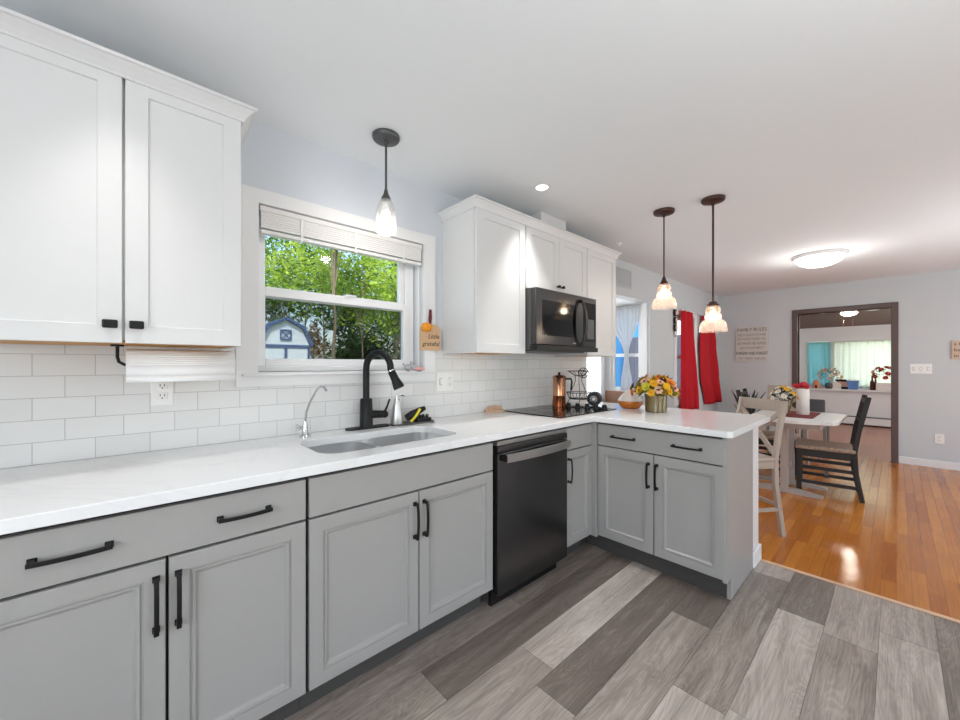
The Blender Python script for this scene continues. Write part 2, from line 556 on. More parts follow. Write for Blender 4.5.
# ------------------------------------------------------------------ mesh builder
class MB:
    def __init__(s):
        s.bm = bmesh.new()

    def _take(s, bm2, mtx=None):
        me = bpy.data.meshes.new('tmp')
        if mtx is not None:
            bm2.transform(mtx)
        bm2.to_mesh(me)
        bm2.free()
        s.bm.from_mesh(me)
        bpy.data.meshes.remove(me)
        return s

    def box(s, x0, y0, z0, x1, y1, z1, bev=.002, seg=2, mtx=None):
        b = bmesh.new()
        bmesh.ops.create_cube(b, size=1)
        for v in b.verts:
            v.co = Vector(((x0 + x1) / 2 + v.co.x * (x1 - x0), (y0 + y1) / 2 + v.co.y * (y1 - y0), (z0 + z1) / 2 + v.co.z * (z1 - z0)))
        if bev:
            bev = min(bev, abs(x1 - x0) * .45, abs(y1 - y0) * .45, abs(z1 - z0) * .45)
            bmesh.ops.bevel(b, geom=b.edges[:], offset=bev, segments=seg, affect='EDGES', profile=.5)
        return s._take(b, mtx)

    def bar(s, p0, p1, w, h, up=(0, 0, 1), bev=.002):
        """square bar from p0 to p1"""
        p0 = Vector(p0)
        p1 = Vector(p1)
        d = (p1 - p0)
        ln = d.length
        z = d.normalized()
        u = Vector(up)
        x = u.cross(z)
        if x.length < 1e-4:
            x = Vector((1, 0, 0)).cross(z)
        x.normalize()
        y = z.cross(x)
        m = Matrix((x, y, z)).transposed().to_4x4()
        m.translation = p0
        return s.box(-w / 2, -h / 2, 0, w / 2, h / 2, ln, bev, mtx=m)

    def tube(s, pts, r, n=10, cap=True, flat=None):
        """round tube through points; r a number or a list"""
        pts = [Vector(p) for p in pts]
        R = r if isinstance(r, (list, tuple)) else [r] * len(pts)
        rings = []
        up = None
        for i, p in enumerate(pts):
            t = (pts[min(i + 1, len(pts) - 1)] - pts[max(i - 1, 0)]).normalized()
            if up is None:
                a = Vector((0, 0, 1)) if abs(t.z) < .9 else Vector((1, 0, 0))
                up = (a - t * a.dot(t)).normalized()
            else:
                up = (up - t * up.dot(t)).normalized()
            sd = t.cross(up)
            rings.append([s.bm.verts.new(p + (up * math.cos(2 * PI * k / n) + sd * math.sin(2 * PI * k / n)) * R[i]) for k in range(n)])
        for a, b in zip(rings, rings[1:]):
            for k in range(n):
                s.bm.faces.new((a[k], a[(k + 1) % n], b[(k + 1) % n], b[k]))
        if cap:
            s.bm.faces.new(rings[0][::-1])
            s.bm.faces.new(rings[-1])
        return s

    def lathe(s, prof, c=(0, 0, 0), n=28, axis='z', cap0=True, cap1=True):
        """prof: list of (radius, height)"""
        c = Vector(c)
        rings = []
        for r, h in prof:
            ring = []
            for k in range(n):
                a = 2 * PI * k / n
                if axis == 'z':
                    v = Vector((r * math.cos(a), r * math.sin(a), h))
                elif axis == 'x':
                    v = Vector((h, r * math.cos(a), r * math.sin(a)))
                else:
                    v = Vector((r * math.sin(a), h, r * math.cos(a)))
                ring.append(s.bm.verts.new(c + v))
            rings.append(ring)
        for a, b in zip(rings, rings[1:]):
            for k in range(n):
                s.bm.faces.new((a[k], a[(k + 1) % n], b[(k + 1) % n], b[k]))
        if cap0:
            s.bm.faces.new(rings[0][::-1])
        if cap1:
            s.bm.faces.new(rings[-1])
        return s

    def sphere(s, c, r, sc=(1, 1, 1), sub=2):
        b = bmesh.new()
        bmesh.ops.create_icosphere(b, subdivisions=sub, radius=r)
        for v in b.verts:
            v.co = Vector((v.co.x * sc[0], v.co.y * sc[1], v.co.z * sc[2])) + Vector(c)
        return s._take(b)

    def prism(s, poly, z0, z1, axis='z', hole=None):
        """extrude a 2D polygon (may have a hole) between z0 and z1 along axis"""
        def P(u, v, w):
            return {'z': (u, v, w), 'y': (u, w, v), 'x': (w, u, v)}[axis]
        loops = [poly] + ([hole] if hole and not isinstance(hole[0][0], (list, tuple)) else list(hole or []))
        flat = [p for lp in loops for p in lp]
        tris = tessellate_polygon([[Vector((u, v, 0)) for u, v in lp] for lp in loops])
        lo = [s.bm.verts.new(P(u, v, z0)) for u, v in flat]
        hi = [s.bm.verts.new(P(u, v, z1)) for u, v in flat]
        for t in tris:
            s.bm.faces.new([hi[i] for i in t])
            s.bm.faces.new([lo[i] for i in t][::-1])
        k = 0
        for lp in loops:
            n = len(lp)
            for i in range(n):
                a, b = k + i, k + (i + 1) % n
                s.bm.faces.new((lo[a], lo[b], hi[b], hi[a]))
            k += n
        return s

    def rings(s, O, U, V, N, w, h, t, prof):
        """door slab: outer w x h in the plane (U,V), thickness t behind the face, and concentric
        rectangles (inset, depth) that draw the frame and the panel"""
        O, U, V, N = Vector(O), Vector(U), Vector(V), Vector(N)
        loops = []
        for ins, dep in [(0, -t)] + prof:
            loops.append([s.bm.verts.new(O + U * a + V * b + N * dep) for a, b in ((ins, ins), (w - ins, ins), (w - ins, h - ins), (ins, h - ins))])
        for a, b in zip(loops, loops[1:]):
            for k in range(4):
                s.bm.faces.new((a[k], a[(k + 1) % 4], b[(k + 1) % 4], b[k]))
        s.bm.faces.new(loops[-1])
        s.bm.faces.new(loops[0][::-1])
        return s

    def quad(s, a, b, c, d):
        s.bm.faces.new([s.bm.verts.new(p) for p in (a, b, c, d)])
        return s

    def build(s, name, m, parent=None, smooth=None, local=False):
        """ONE mesh object; vertices given in world space unless local"""
        bm = s.bm
        bmesh.ops.recalc_face_normals(bm, faces=bm.faces[:])
        if parent is not None and not local:
            o = Vector((0, 0, 0))
            q = parent
            while q is not None:
                o += Vector(q.location)
                q = q.parent
            bmesh.ops.translate(bm, verts=bm.verts[:], vec=-o)
        me = bpy.data.meshes.new(name)
        bm.to_mesh(me)
        bm.free()
        if isinstance(m, (list, tuple)):
            for k in m:
                me.materials.append(k)
        else:
            me.materials.append(m)
        if smooth is not None:
            me.polygons.foreach_set('use_smooth', [True] * len(me.polygons))
            me.set_sharp_from_angle(angle=math.radians(smooth))
        ob = bpy.data.objects.new(name, me)
        COL.objects.link(ob)
        if parent is not None:
            ob.parent = parent
        return ob


def tag(o, label, cat, group=None, kind=None):
    o['label'] = label
    o['category'] = cat
    if group:
        o['group'] = group
    if kind:
        o['kind'] = kind
    return o


def thing(name, loc, label, cat, rz=0, group=None):
    o = bpy.data.objects.new(name, None)
    o.empty_display_size = .05
    COL.objects.link(o)
    o.location = loc
    o.rotation_euler.z = rz
    return tag(o, label, cat, group)


def struct(o, label=None):
    o['kind'] = 'structure'
    if label:
        o['label'] = label
    return o


def copy_tree(o, parent=None):
    c = o.copy()
    COL.objects.link(c)
    c.parent = parent
    for ch in list(o.children):
        copy_tree(ch, c)
    return c


def text_mesh(name, body, m, size, mtx, parent, extrude=.0008, align='CENTER', shear=0, xs=1.):
    cu = bpy.data.curves.new(name, 'FONT')
    cu.body = body
    cu.size = size
    cu.align_x = align
    cu.align_y = 'CENTER'
    cu.extrude = extrude
    cu.shear = shear
    cu.resolution_u = 2
    ob = bpy.data.objects.new(name, cu)
    COL.objects.link(ob)
    dg = bpy.context.evaluated_depsgraph_get()
    me = bpy.data.meshes.new_from_object(ob.evaluated_get(dg))
    bpy.data.objects.remove(ob)
    bpy.data.curves.remove(cu)
    me.transform(mtx @ Matrix.Diagonal((xs, 1, 1, 1)))
    me.materials.clear()
    me.materials.append(m)
    o = bpy.data.objects.new(name, me)
    COL.objects.link(o)
    q = parent
    off = Vector((0, 0, 0))
    while q is not None:
        off += Vector(q.location)
        q = q.parent
    me.transform(Matrix.Translation(-off))
    o.parent = parent
    return o


def frame_mtx(O, U, V):
    U, V = Vector(U).normalized(), Vector(V).normalized()
    N = U.cross(V)
    m = Matrix((U, V, N)).transposed().to_4x4()
    m.translation = Vector(O)
    return m


# ================================================================== STRUCTURE
H = 2.38          # ceiling height
XL, XF = -1.6, 7.19
YB, YW = -2.4, 2.0


def wall_y(mb, y0, y1, x0, x1, z0, z1, holes=()):
    """wall slab in the x-z plane with rectangular holes (hx0,hx1,hz0,hz1)"""
    xs = sorted({x0, x1, *[h for q in holes for h in q[:2]]})
    for a, b in zip(xs, xs[1:]):
        zz = [(z0, z1)]
        for h in holes:
            if h[0] <= a + 1e-6 and h[1] >= b - 1e-6:
                nz = []
                for p, q in zz:
                    if h[2] > p:
                        nz.append((p, min(q, h[2])))
                    if h[3] < q:
                        nz.append((max(p, h[3]), q))
                zz = nz
        for p, q in zz:
            mb.box(a, y0, p, b, y1, q, 0)
    return mb


def wall_x(mb, x0, x1, y0, y1, z0, z1, holes=()):
    t = MB()
    wall_y(t, x0, x1, y0, y1, z0, z1, holes)
    for v in t.bm.verts:
        v.co = Vector((v.co.y, v.co.x, v.co.z))
    return mb._take(t.bm)


# --- kitchen floor: grey vinyl planks, one mesh, a tone per plank
def build_planks():
    bm = bmesh.new()
    lay = bm.faces.layers.float.new('tone')
    w = .18
    known = {  # row index -> list of (x where the plank starts, tone)
        5: [(-1.6, .4), (.3, .45), (1.5, .35)],
        4: [(-1.6, .46), (-.3, .42), (.87, .22), (2.09, .26)],  # plank tones, darkened here for the shadow under the counter
        3: [(-1.6, .5), (-.9, .5), (.32, .52), (1.28, .66), (2.50, .44)],
        2: [(-1.6, .5), (-.05, .6), (1.17, .26), (2.39, .36)],
        1: [(-1.6, .5), (-.42, .45), (.80, .50), (2.03, .24)],
        0: [(-1.6, .6), (.35, .62), (1.57, .40), (2.79, .58)],
        -1: [(-1.6, .4), (.39, .66), (1.61, .60), (2.46, .30)],
        -2: [(-1.6, .5), (-.05, .5), (1.17, .44), (2.39, .52)],
        -3: [(-1.6, .5), (.6, .50), (1.75, .58), (2.6, .50)],
        -4: [(-1.6, .5), (.9, .56), (2.1, .30)],
    }
    rnd = random.Random(3)
    for k in range(-16, 9):
        y0 = .413 + .18 * k
        y1 = min(y0 + w, YW)
        y0 = max(y0, YB)
        if y1 <= y0:
            continue
        if k in known:
            st = known[k]
        else:
            st = []
            x = XL - rnd.random() * 1.2
            while x < 3:
                st.append((max(x, XL), .3 + .45 * rnd.random()))
                x += 1.22
        st = [q for q in st if q[0] < 2.97]
        for i, (x, tone) in enumerate(st):
            x1 = st[i + 1][0] if i + 1 < len(st) else 2.975
            g = .0007
            f = bm.faces.new([bm.verts.new(p) for p in ((x + g, y0 + g, 0), (x1 - g, y0 + g, 0), (x1 - g, y1 - g, 0), (x + g, y1 - g, 0))])
            f[lay] = tone
            v = [e for e in f.verts]
            lo = [bm.verts.new((q.co.x, q.co.y, -.004)) for q in v]
            for j in range(4):
                s = bm.faces.new((v[j], lo[j], lo[(j + 1) % 4], v[(j + 1) % 4]))
                s[lay] = tone * .5
    f = bm.faces.new([bm.verts.new(p) for p in ((XL, YB, -.004), (2.975, YB, -.004), (2.975, YW, -.004), (XL, YW, -.004))])
    f[lay] = 0.0
    me = bpy.data.meshes.new('floor_kitchen')
    bm.to_mesh(me)
    bm.free()
    me.materials.append(M['plank'])
    o = bpy.data.objects.new('floor_kitchen', me)
    COL.objects.link(o)
    return struct(o, 'grey vinyl plank kitchen floor')


build_planks()
struct(MB().box(2.975, YB, -.05, 7.25, 2.62, 0, 0).build('floor_dining', M['oak']), 'honey oak strip floor of the dining area')
struct(MB().box(7.25, -2.0, -.05, 11.2, 1.6, -.001, 0).build('floor_beyond', M['lam']), 'reddish floor of the next room')
struct(MB().box(2.962, YB, 0, 2.992, .6, .006, .003).build('trim_floor_strip', M['wood']))
struct(MB().box(XL - .1, YB - .1, H, 7.3, YW + .12, H + .1, 0).build('ceiling', M['ceil']))

WX0, WX1, WZ0, WZ1 = .427, 1.339, 1.222, 2.004     # kitchen window opening
RX0, RX1, RZ0, RZ1 = 5.40, 6.08, .78, 1.93        # red curtained window opening
mb = MB()
wall_y(mb, YW, YW + .14, XL - .1, 3.2, 0, H, [(WX0, WX1, WZ0, WZ1)])
struct(mb.build('wall_back', M['wallblue']))
mb = MB()
wall_y(mb, YW, YW + .11, 3.2, XF + .12, 0, H, [(3.2, 4.6, 0, 2.0), (RX0, RX1, RZ0, RZ1)])
struct(mb.build('wall_dining', M['wall']))
# bay bump-out
mb = MB()
wall_y(mb, 2.6, 2.72, 3.08, 4.72, 0, 2.2, [(3.5, 4.45, .85, 1.92)])
struct(mb.build('wall_bay_back', M['trim']))
mb = MB()
wall_x(mb, 4.6, 4.72, 2.11, 2.6, 0, 2.2, [(2.125, 2.50, .93, 1.95)])
struct(mb.build('wall_bay_right', M['trim']))
struct(MB().box(3.08, 2.14, 0, 3.199, 2.6, 2.2, 0).build('wall_bay_left', M['trim']))
struct(MB().box(3.2, 2.11, 2.0, 4.6, 2.6, 2.2, 0).build('ceiling_bay', M['ceil']))
# far wall with the brown cased opening
OY0, OY1, OZ = .045, .97, 1.985
mb = MB()
wall_x(mb, XF, XF + .12, YB - .1, YW, 0, H, [(OY0, OY1, 0, OZ)])
struct(mb.build('wall_far', M['wall']))
# unseen walls; their two patio doors and the window are added for the light
mb = MB()
wall_y(mb, YB - .1, YB, XL - .1, XF, 0, H, [(0.05, 2.35, .05, 2.1), (4.05, 6.35, .05, 2.1)])
struct(mb.build('wall_behind', M['wall']))
mb = MB()
wall_x(mb, XL - .1, XL, YB, YW, 0, H, [(-1.2, .5, .7, 2.1)])
struct(mb.build('wall_left', M['wall']))


def simple_window(name, axis, c, a0, a1, z0, z1, w=.06):
    """frame and pane in an opening; axis 'y': plane y=c spanning x, axis 'x': plane x=c spanning y"""
    def bx(m, p0, q0, p1, q1, d=.03):
        if axis == 'y':
            m.box(p0, c - d, q0, p1, c + d, q1, .003)
        else:
            m.box(c - d, p0, q0, c + d, p1, q1, .003)
    m = MB()
    bx(m, a0, z0, a0 + w, z1)
    bx(m, a1 - w, z0, a1, z1)
    bx(m, a0 + w, z0, a1 - w, z0 + w)
    bx(m, a0 + w, z1 - w, a1 - w, z1)
    bx(m, (a0 + a1) / 2 - w / 2, z0 + w, (a0 + a1) / 2 + w / 2, z1 - w)
    o = struct(m.build(name, M['vinyl']))
    g = MB()
    bx(g, a0 + w - .01, z0 + w - .01, a1 - w + .01, z1 - w + .01, .003)
    g.build('pane', M['pane'], o)
    return o


simple_window('added_door_1', 'y', YB - .05, .05, 2.35, .05, 2.1)  # unseen patio doors, added for light from behind
simple_window('added_door_2', 'y', YB - .05, 4.05, 6.35, .05, 2.1)
simple_window('added_window_5', 'x', XL - .05, -1.2, .5, .7, 2.1)  # unseen window, added for light from the left

# backsplash tiles (around the window casing)
mb = MB()
for a, b, c, d in ((-.36, .338, .914, 1.345), (.338, 1.421, .914, 1.157), (1.421, 3.2, .914, 1.345)):
    mb.box(a, 1.992, c, b, YW, d, 0)
struct(mb.build('wall_backsplash', M['tile']), 'white subway tile backsplash')

# baseboards
struct(MB().box(XF - .014, YB, 0, XF, -.02, .09, .004).build('baseboard_far', M['trim']))
struct(MB().box(XF - .014, 1.05, 0, XF, 1.99, .09, .004).build('baseboard_far_corner', M['trim']))
struct(MB().box(4.62, YW - .014, 0, XF - .02, YW, .09, .004).build('baseboard_dining', M['trim']))

# brown casing of the opening
mb = MB()
cw = .065
mb.box(XF - .02, OY0 - cw, 0, XF + .14, OY0, OZ + cw, .004)
mb.box(XF - .02, OY1, 0, XF + .14, OY1 + cw, OZ + cw, .004)
mb.box(XF - .02, OY0, OZ, XF + .14, OY1, OZ + cw, .004)
struct(mb.build('trim_opening', M['brown']), 'dark brown casing around the opening to the next room')

# knee wall behind the peninsula cabinet
struct(MB().box(2.8165, .600, 0, 2.985, 1.985, .879, .002).build('wall_peninsula', M['trim']))
mb = MB()
mb.box(2.80 + .018, .586, 0, 3.0, .600, .10, .006)
mb.box(2.985, .600, 0, 3.0, 1.985, .10, .006)
struct(mb.build('baseboard_peninsula', M['trim']))

# ---------------- kitchen window
mb = MB()
cx0, cx1, cz0, cz1 = .338, 1.421, 1.157, 2.068
mb.prism([(cx0, cz0), (cx1, cz0), (cx1, cz1), (cx0, cz1)], 1.976, 1.9995, 'y', [(WX0, WZ0), (WX0, WZ1), (WX1, WZ1), (WX1, WZ0)])
mb.box(WX0, 1.985, WZ0 - .004, WX1, YW + .13, WZ0, .001)
win = struct(mb.build('window_1', M['trim']), 'white cased double hung window above the sink')


def ring(mb, y0, y1, x0, x1, z0, z1, w, wb=None, wt=None):
    wb = wb or w
    wt = wt or w
    mb.box(x0, y0, z0, x0 + w, y1, z1, .003)
    mb.box(x1 - w, y0, z0, x1, y1, z1, .003)
    mb.box(x0 + w, y0, z0, x1 - w, y1, z0 + wb, .003)
    mb.box(x0 + w, y0, z1 - wt, x1 - w, y1, z1, .003)
    return mb


fr = MB()
ring(fr, 2.03, 2.13, WX0 + .001, WX1 - .001, WZ0, WZ1, .008, .028, .028)
fr.box(1.2535, 2.06, WZ0 + .028, 1.311, 2.13, WZ1 - .028, .003)
fr.box(.4551, 2.104, WZ0 + .028, .456, 2.13, WZ1 - .028, 0)
fr.build('window_frame', M['vinyl'], win)
us = ring(MB(), 2.075, 2.10, .44, 1.252, 1.585, 1.985, .036, .045, .06).build('upper_sash', M['vinyl'], win)
MB().box(.47, 2.085, 1.62, 1.22, 2.088, 1.95, 0).build('pane', M['pane'], us)
ls = ring(MB(), 2.045, 2.073, .436, 1.262, 1.25, 1.634, .034, .036, .046).build('lower_sash', M['vinyl'], win)
MB().box(.465, 2.058, 1.275, 1.235, 2.061, 1.6, 0).build('pane', M['pane'], ls)
MB().box(.456, 2.106, 1.25, 1.26, 2.107, 1.62, 0).build('insect_screen', M['screen'], win)
MB().box(.86, 2.03, 1.632, .92, 2.07, 1.642, .003).build('sash_lock', M['vinyl'], win)

# raised blind
bl = thing('window_blind', (.883, 2.012, 1.88), 'white slatted blind pulled up at the top of the sink window', 'blind')
mb = MB().box(.435, 1.99, 1.975, 1.331, 2.028, 2.0, .003)
mb.build('headrail', M['blind'], bl)
mb = MB()
z = 1.9745
for k in range(7):
    mb.box(.440, 1.9925, z - .0108, 1.326, 2.027, z - .0004, .0016)
    z -= .0110
mb.build('slats', M['blind'], bl)
MB().box(.440, 1.99, z - .026, 1.326, 2.028, z - .008, .004).build('bottom_rail', M['graym'] and M['blind'], bl)
for x in (.62, .9, 1.2):
    MB().box(x - .006, 1.988, z - .03, x + .006, 1.9895, 1.975, 0).build('ladder_tape', M['trim'], bl)

# ---------------- bay windows
w2 = MB()
for a, b, c, d in ((2.03, .87, 2.125, 2.0), (2.50, .87, 2.57, 2.0), (2.125, .87, 2.50, .93), (2.125, 1.95, 2.50, 2.0)):
    w2.box(4.588, a, b, 4.60, c, d, .002)
w2 = struct(w2.build('window_2', M['trim']))
s2 = MB()
for a, b, c, d in ((2.125, .93, 2.155, 1.95), (2.47, .93, 2.50, 1.95), (2.155, .93, 2.47, .965), (2.155, 1.915, 2.47, 1.95), (2.155, 1.35, 2.47, 1.392)):
    s2.box(4.625, a, b, 4.66, c, d, .002)
s2.build('window_frame', M['vinyl'], w2)
MB().box(4.64, 2.14, .94, 4.643, 2.49, 1.94, 0).build('pane', M['pane'], w2)
w3 = MB()
ring(w3, 2.588, 2.60, 3.42, 4.53, .78, 2.0, .08, .07, .08)
w3 = struct(w3.build('window_3', M['trim']))
s3 = MB()
ring(s3, 2.63, 2.66, 3.5, 4.45, .85, 1.92, .04)
s3.box(3.54, 2.63, 1.36, 4.41, 2.66, 1.40, .002)
s3.build('window_frame', M['vinyl'], w3)
MB().box(3.52, 2.644, .87, 4.43, 2.647, 1.9, 0).build('pane', M['pane'], w3)
# dining window behind the red curtains
w4 = MB()
ring(w4, 1.984, YW, RX0 - .08, RX1 + .08, RZ0 - .08, RZ1 + .075, .08)
w4 = struct(w4.build('window_4', M['trim']))
s4 = MB()
ring(s4, 2.05, 2.09, RX0, RX1, RZ0, RZ1, .05)
s4.box(RX0 + .05, 2.05, 1.33, RX1 - .05, 2.09, 1.38, .002)
s4.build('window_frame', M['vinyl'], w4)
MB().box(RX0 + .04, 2.068, RZ0 + .04, RX1 - .04, 2.071, RZ1 - .04, 0).build('pane', M['pane'], w4)

# ---------------- next room
mb = MB()
wall_x(mb, 11.05, 11.15, -2.0, 1.6, 0, 2.6, [(-.9, .90, .80, 1.735), (.945, 1.325, .80, 1.745)])
struct(mb.build('wall_next_end', M['trim']))
struct(MB().box(10.97, -1.95, 0, 11.05, 1.49, .70, .002).build('wall_next_ledge', M['trim']))
struct(MB().box(7.31, 1.5, 0, 11.05, 1.6, 2.6, 0).build('wall_next_side', M['trim']))
struct(MB().box(7.31, -2.1, 0, 11.05, -2.0, 2.6, 0).build('wall_next_right', M['trim']))
mb = MB()
mb.prism([(7.31, 2.44), (11.05, 2.045), (11.05, 2.145), (7.31, 2.54)], -2.0, 1.5, 'y')
struct(mb.build('ceiling_next', M['brownc']), 'dark brown wood ceiling of the next room')
struct(MB().box(10.85, -1.95, .70, 11.05, 1.49, .735, .004).build('trim_ledge', M['trim']), 'white ledge under the curtained windows of the next room')
for nm, a, b in (('window_6', .945, 1.325), ('window_7', -.9, .90)):
    o = MB()
    for q in ((a, .80, a + .03, 1.74), (b - .03, .80, b, 1.74), (a + .03, .80, b - .03, .83), (a + .03, 1.705, b - .03, 1.735)):
        o.box(11.08, q[0], q[1], 11.12, q[2], q[3], .002)
    o = struct(o.build(nm, M['vinyl']))
    MB().box(11.1, a + .02, .82, 11.103, b - .02, 1.72, 0).build('pane', M['pane'], o)

# ================================================================== KITCHEN UNITS
SHAKER = [(0, -.0015), (.0015, 0), (.056, 0), (.0575, -.007), (.06, -.0075)]
BEAD = [(0, -.002), (.002, 0), (.046, 0), (.0478, -.005), (.0515, -.005), (.0535, -.001), (.060, -.002), (.066, -.010), (.070, -.011)]
SLAB = [(0, -.002), (.002, 0)]


def pull(parent, c, L, along, out, name='handle'):
    """black arched bar pull: two square feet and a flat bowed bar"""
    c, a, o = Vector(c), Vector(along), Vector(out)
    s = a.cross(o)
    m = MB()
    for k in (-1, 1):
        p = c + a * k * (L / 2 - .006)
        m.bar(p, p + o * .026, .012, .012, up=a, bev=.0015)
        m.bar(p, p + o * .004, .017, .017, up=a, bev=.001)
    n = 8
    for i in range(n):
        t0, t1 = -1 + 2 * i / n, -1 + 2 * (i + 1) / n
        p0 = c + a * t0 * L / 2 + o * (.024 + .007 * (1 - t0 * t0))
        p1 = c + a * t1 * L / 2 + o * (.024 + .007 * (1 - t1 * t1))
        m.bar(p0 - (p1 - p0) * .06, p1 + (p1 - p0) * .06, .011, .006, up=s.cross(p1 - p0), bev=.001)
    return m.build(name, M['black'], parent)


def knob(parent, c, out=(0, -1, 0), w=.036, h=.026):
    x, y, z = c
    m = MB()
    m.box(x - .006, y - .018, z - .006, x + .006, y, z + .006, .001)
    m.box(x - w / 2, y - .03, z - h / 2, x + w / 2, y - .016, z + h / 2, .004)
    return m.build('knob', M['black'], parent)


FY = 1.368   # face of the base doors along the sink wall


def base_y(label, x0, x1, drawer, doors, pulls, dhandle):
    """base cabinet on the sink wall. doors: list of (x0,x1, handle side)"""
    r = thing('base_cabinet', ((x0 + x1) / 2, 1.68, 0), label, 'cabinet')
    m = MB()
    m.box(x0, FY + .022, .115, x1, FY + .04, .878, 0)      # dark panel standing in for shade in the door gaps
    m.build('gap_shade_panel', M['void'], r)
    m = MB()
    m.box(x0, FY + .04, .115, x1, 1.985, .135, 0)
    m.box(x0, FY + .04, .135, x0 + .018, 1.985, .878, 0)
    m.box(x1 - .018, FY + .04, .135, x1, 1.985, .878, 0)
    m.box(x0 + .018, 1.967, .135, x1 - .018, 1.985, .878, 0)
    m.build('body', M['grey'], r)
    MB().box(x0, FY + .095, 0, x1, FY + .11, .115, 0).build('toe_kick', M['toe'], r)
    if drawer:
        a, b = drawer
        d = MB().rings((a, FY, .727), (1, 0, 0), (0, 0, 1), (0, -1, 0), b - a, .136, .02, SLAB).build('drawer' if pulls else 'false_front', M['grey'], r)
        for px in pulls:
            pull(d, (px, FY, .796), .142, (1, 0, 0), (0, -1, 0))
    for a, b, side in doors:
        d = MB().rings((a, FY, .127), (1, 0, 0), (0, 0, 1), (0, -1, 0), b - a, .592, .02, BEAD).build('door', M['grey'], r)
        hx = b - .020 if side > 0 else a + .021
        pull(d, (hx, FY, .602), .150, (0, 0, 1), (0, -1, 0))
    return r


base_y('grey base cabinet with one wide two-handled drawer, nearest the camera at the left', -.302, .445, (-.298, .439), [(-.298, .067, 1), (.074, .439, -1)], [-.110, .258], 1)
base_y('grey sink base cabinet with a plain false front, left of the black dishwasher', .447, 1.342, (.451, 1.338), [(.451, .8965, 1), (.9025, 1.338, -1)], [], 1)
base_y('narrow grey base cabinet with one door, right of the black dishwasher', 1.962, 2.262, (1.966, 2.258), [(1.966, 2.258, -1)], [], 1)

# peninsula cabinet
PX = 2.277
r = thing('peninsula_cabinet', (2.58, .97, 0), 'grey peninsula cabinet with two doors and a wide drawer under the white counter end', 'cabinet')
m = MB()
m.box(PX + .022, .605, .115, PX + .04, 1.368, .878, 0)  # dark panel, painted shade between the doors and under the counter
m.build('gap_shade_panel', M['void'], r)
MB().box(2.264, 1.338, .115, PX + .012, 1.39, .878, .001).build('filler_strip', M['grey'], r)
m = MB()
m.box(PX + .04, .615, .115, 2.815, 1.345, .135, 0)
m.box(2.797, .615, .135, 2.815, 1.345, .878, 0)
m.build('body', M['grey'], r)
MB().prism([(PX + .002, .115), (PX + .08, .115), (PX + .08, 0), (2.815, 0), (2.815, .878), (PX + .002, .878)], .594, .613, 'y').build('end_panel', M['grey'], r)
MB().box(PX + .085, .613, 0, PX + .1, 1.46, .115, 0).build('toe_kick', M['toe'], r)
d = MB().rings((PX, .601, .727), (0, 1, 0), (0, 0, 1), (-1, 0, 0), .733, .137, .02, SLAB).build('drawer', M['grey'], r)
pull(d, (PX, 1.158, .795), .152, (0, 1, 0), (-1, 0, 0))
pull(d, (PX, .786, .795), .152, (0, 1, 0), (-1, 0, 0))
for a, b, hy in ((.601, .9655, .949), (.9715, 1.334, .999)):
    d = MB().rings((PX, a, .127), (0, 1, 0), (0, 0, 1), (-1, 0, 0), b - a, .592, .02, BEAD).build('door', M['grey'], r)
    pull(d, (PX, hy, .595), .148, (0, 0, 1), (-1, 0, 0))

# dishwasher
r = thing('dishwasher', (1.652, 1.66, 0), 'black stainless dishwasher with a wide bar handle between the grey cabinets', 'dishwasher')
x0, x1, y = 1.352, 1.954, 1.348
m = MB()
m.box(x0 + .004, y + .05, .09, x1 - .004, 1.98, .872, .002)
m.build('body', M['blackplas'], r)
m = MB()
m.box(x0 + .003, y, .088, x1 - .003, y + .045, .806, .006, 3)
m.build('door', M['bstain'], r)
m = MB()
m.box(x0 + .003, y, .809, x1 - .003, y + .045, .842, .004)
m.build('control_panel', M['bstain'], r)
MB().box(x0 + .003, y + .004, .845, x1 - .003, y + .05, .868, .003).build('top_strip', M['satin'], r)
MB().box(x0 + .02, y + .07, .0, x1 - .02, y + .09, .088, 0).build('toe_kick', M['blackplas'], r)
m = MB()
n = 14
for i in range(n):
    t0, t1 = -1 + 2 * i / n, -1 + 2 * (i + 1) / n
    f = lambda t: Vector((1.653 + t * .272, y - .034 - .018 * (1 - t * t), .785))
    m.bar(f(t0) - (f(t1) - f(t0)) * .03, f(t1) + (f(t1) - f(t0)) * .03, .042, .012, up=(0, -1, .0), bev=.002)
m.build('handle', M['satin'], r)
for sx in (1.388, 1.918):
    MB().box(sx - .009, y - .04, .768, sx + .009, y, .802, .002).build('handle_bracket', M['blackplas'], r)


# countertop: L shape with the sink cutout
def rrect(x0, y0, x1, y1, r, n=7):
    p = []
    for cx, cy, a0 in ((x1 - r, y1 - r, 0), (x0 + r, y1 - r, 90), (x0 + r, y0 + r, 180), (x1 - r, y0 + r, 270)):
        for k in range(n + 1):
            a = math.radians(a0 + 90 * k / n)
            p.append((cx + r * math.cos(a), cy + r * math.sin(a)))
    return p


CY = 1.340
SX0, SX1, SY0, SY1 = .535, 1.215, 1.455, 1.805
sinkhole = rrect(SX0, SY0, SX1, SY1, .085)
CT = .914
poly = [(-.36, CY), (2.243, CY), (2.243, .582), (2.263, .562), (3.12, .562), (3.14, .582), (3.14, 1.991), (-.36, 1.991)]
m = MB().prism(poly, .880, CT, 'z', sinkhole)
ct = m.build('countertop', M['quartz'])
bv = ct.modifiers.new('bevel', 'BEVEL')
bv.width = .003
bv.segments = 2
bv.limit_method = 'ANGLE'
bv.angle_limit = math.radians(60)
tag(ct, 'white quartz L-shaped countertop with the sink set into it', 'countertop')

# undermount double sink
r = thing('double_sink', (.885, 1.63, .72), 'stainless steel double bowl sink set into the white countertop', 'sink')


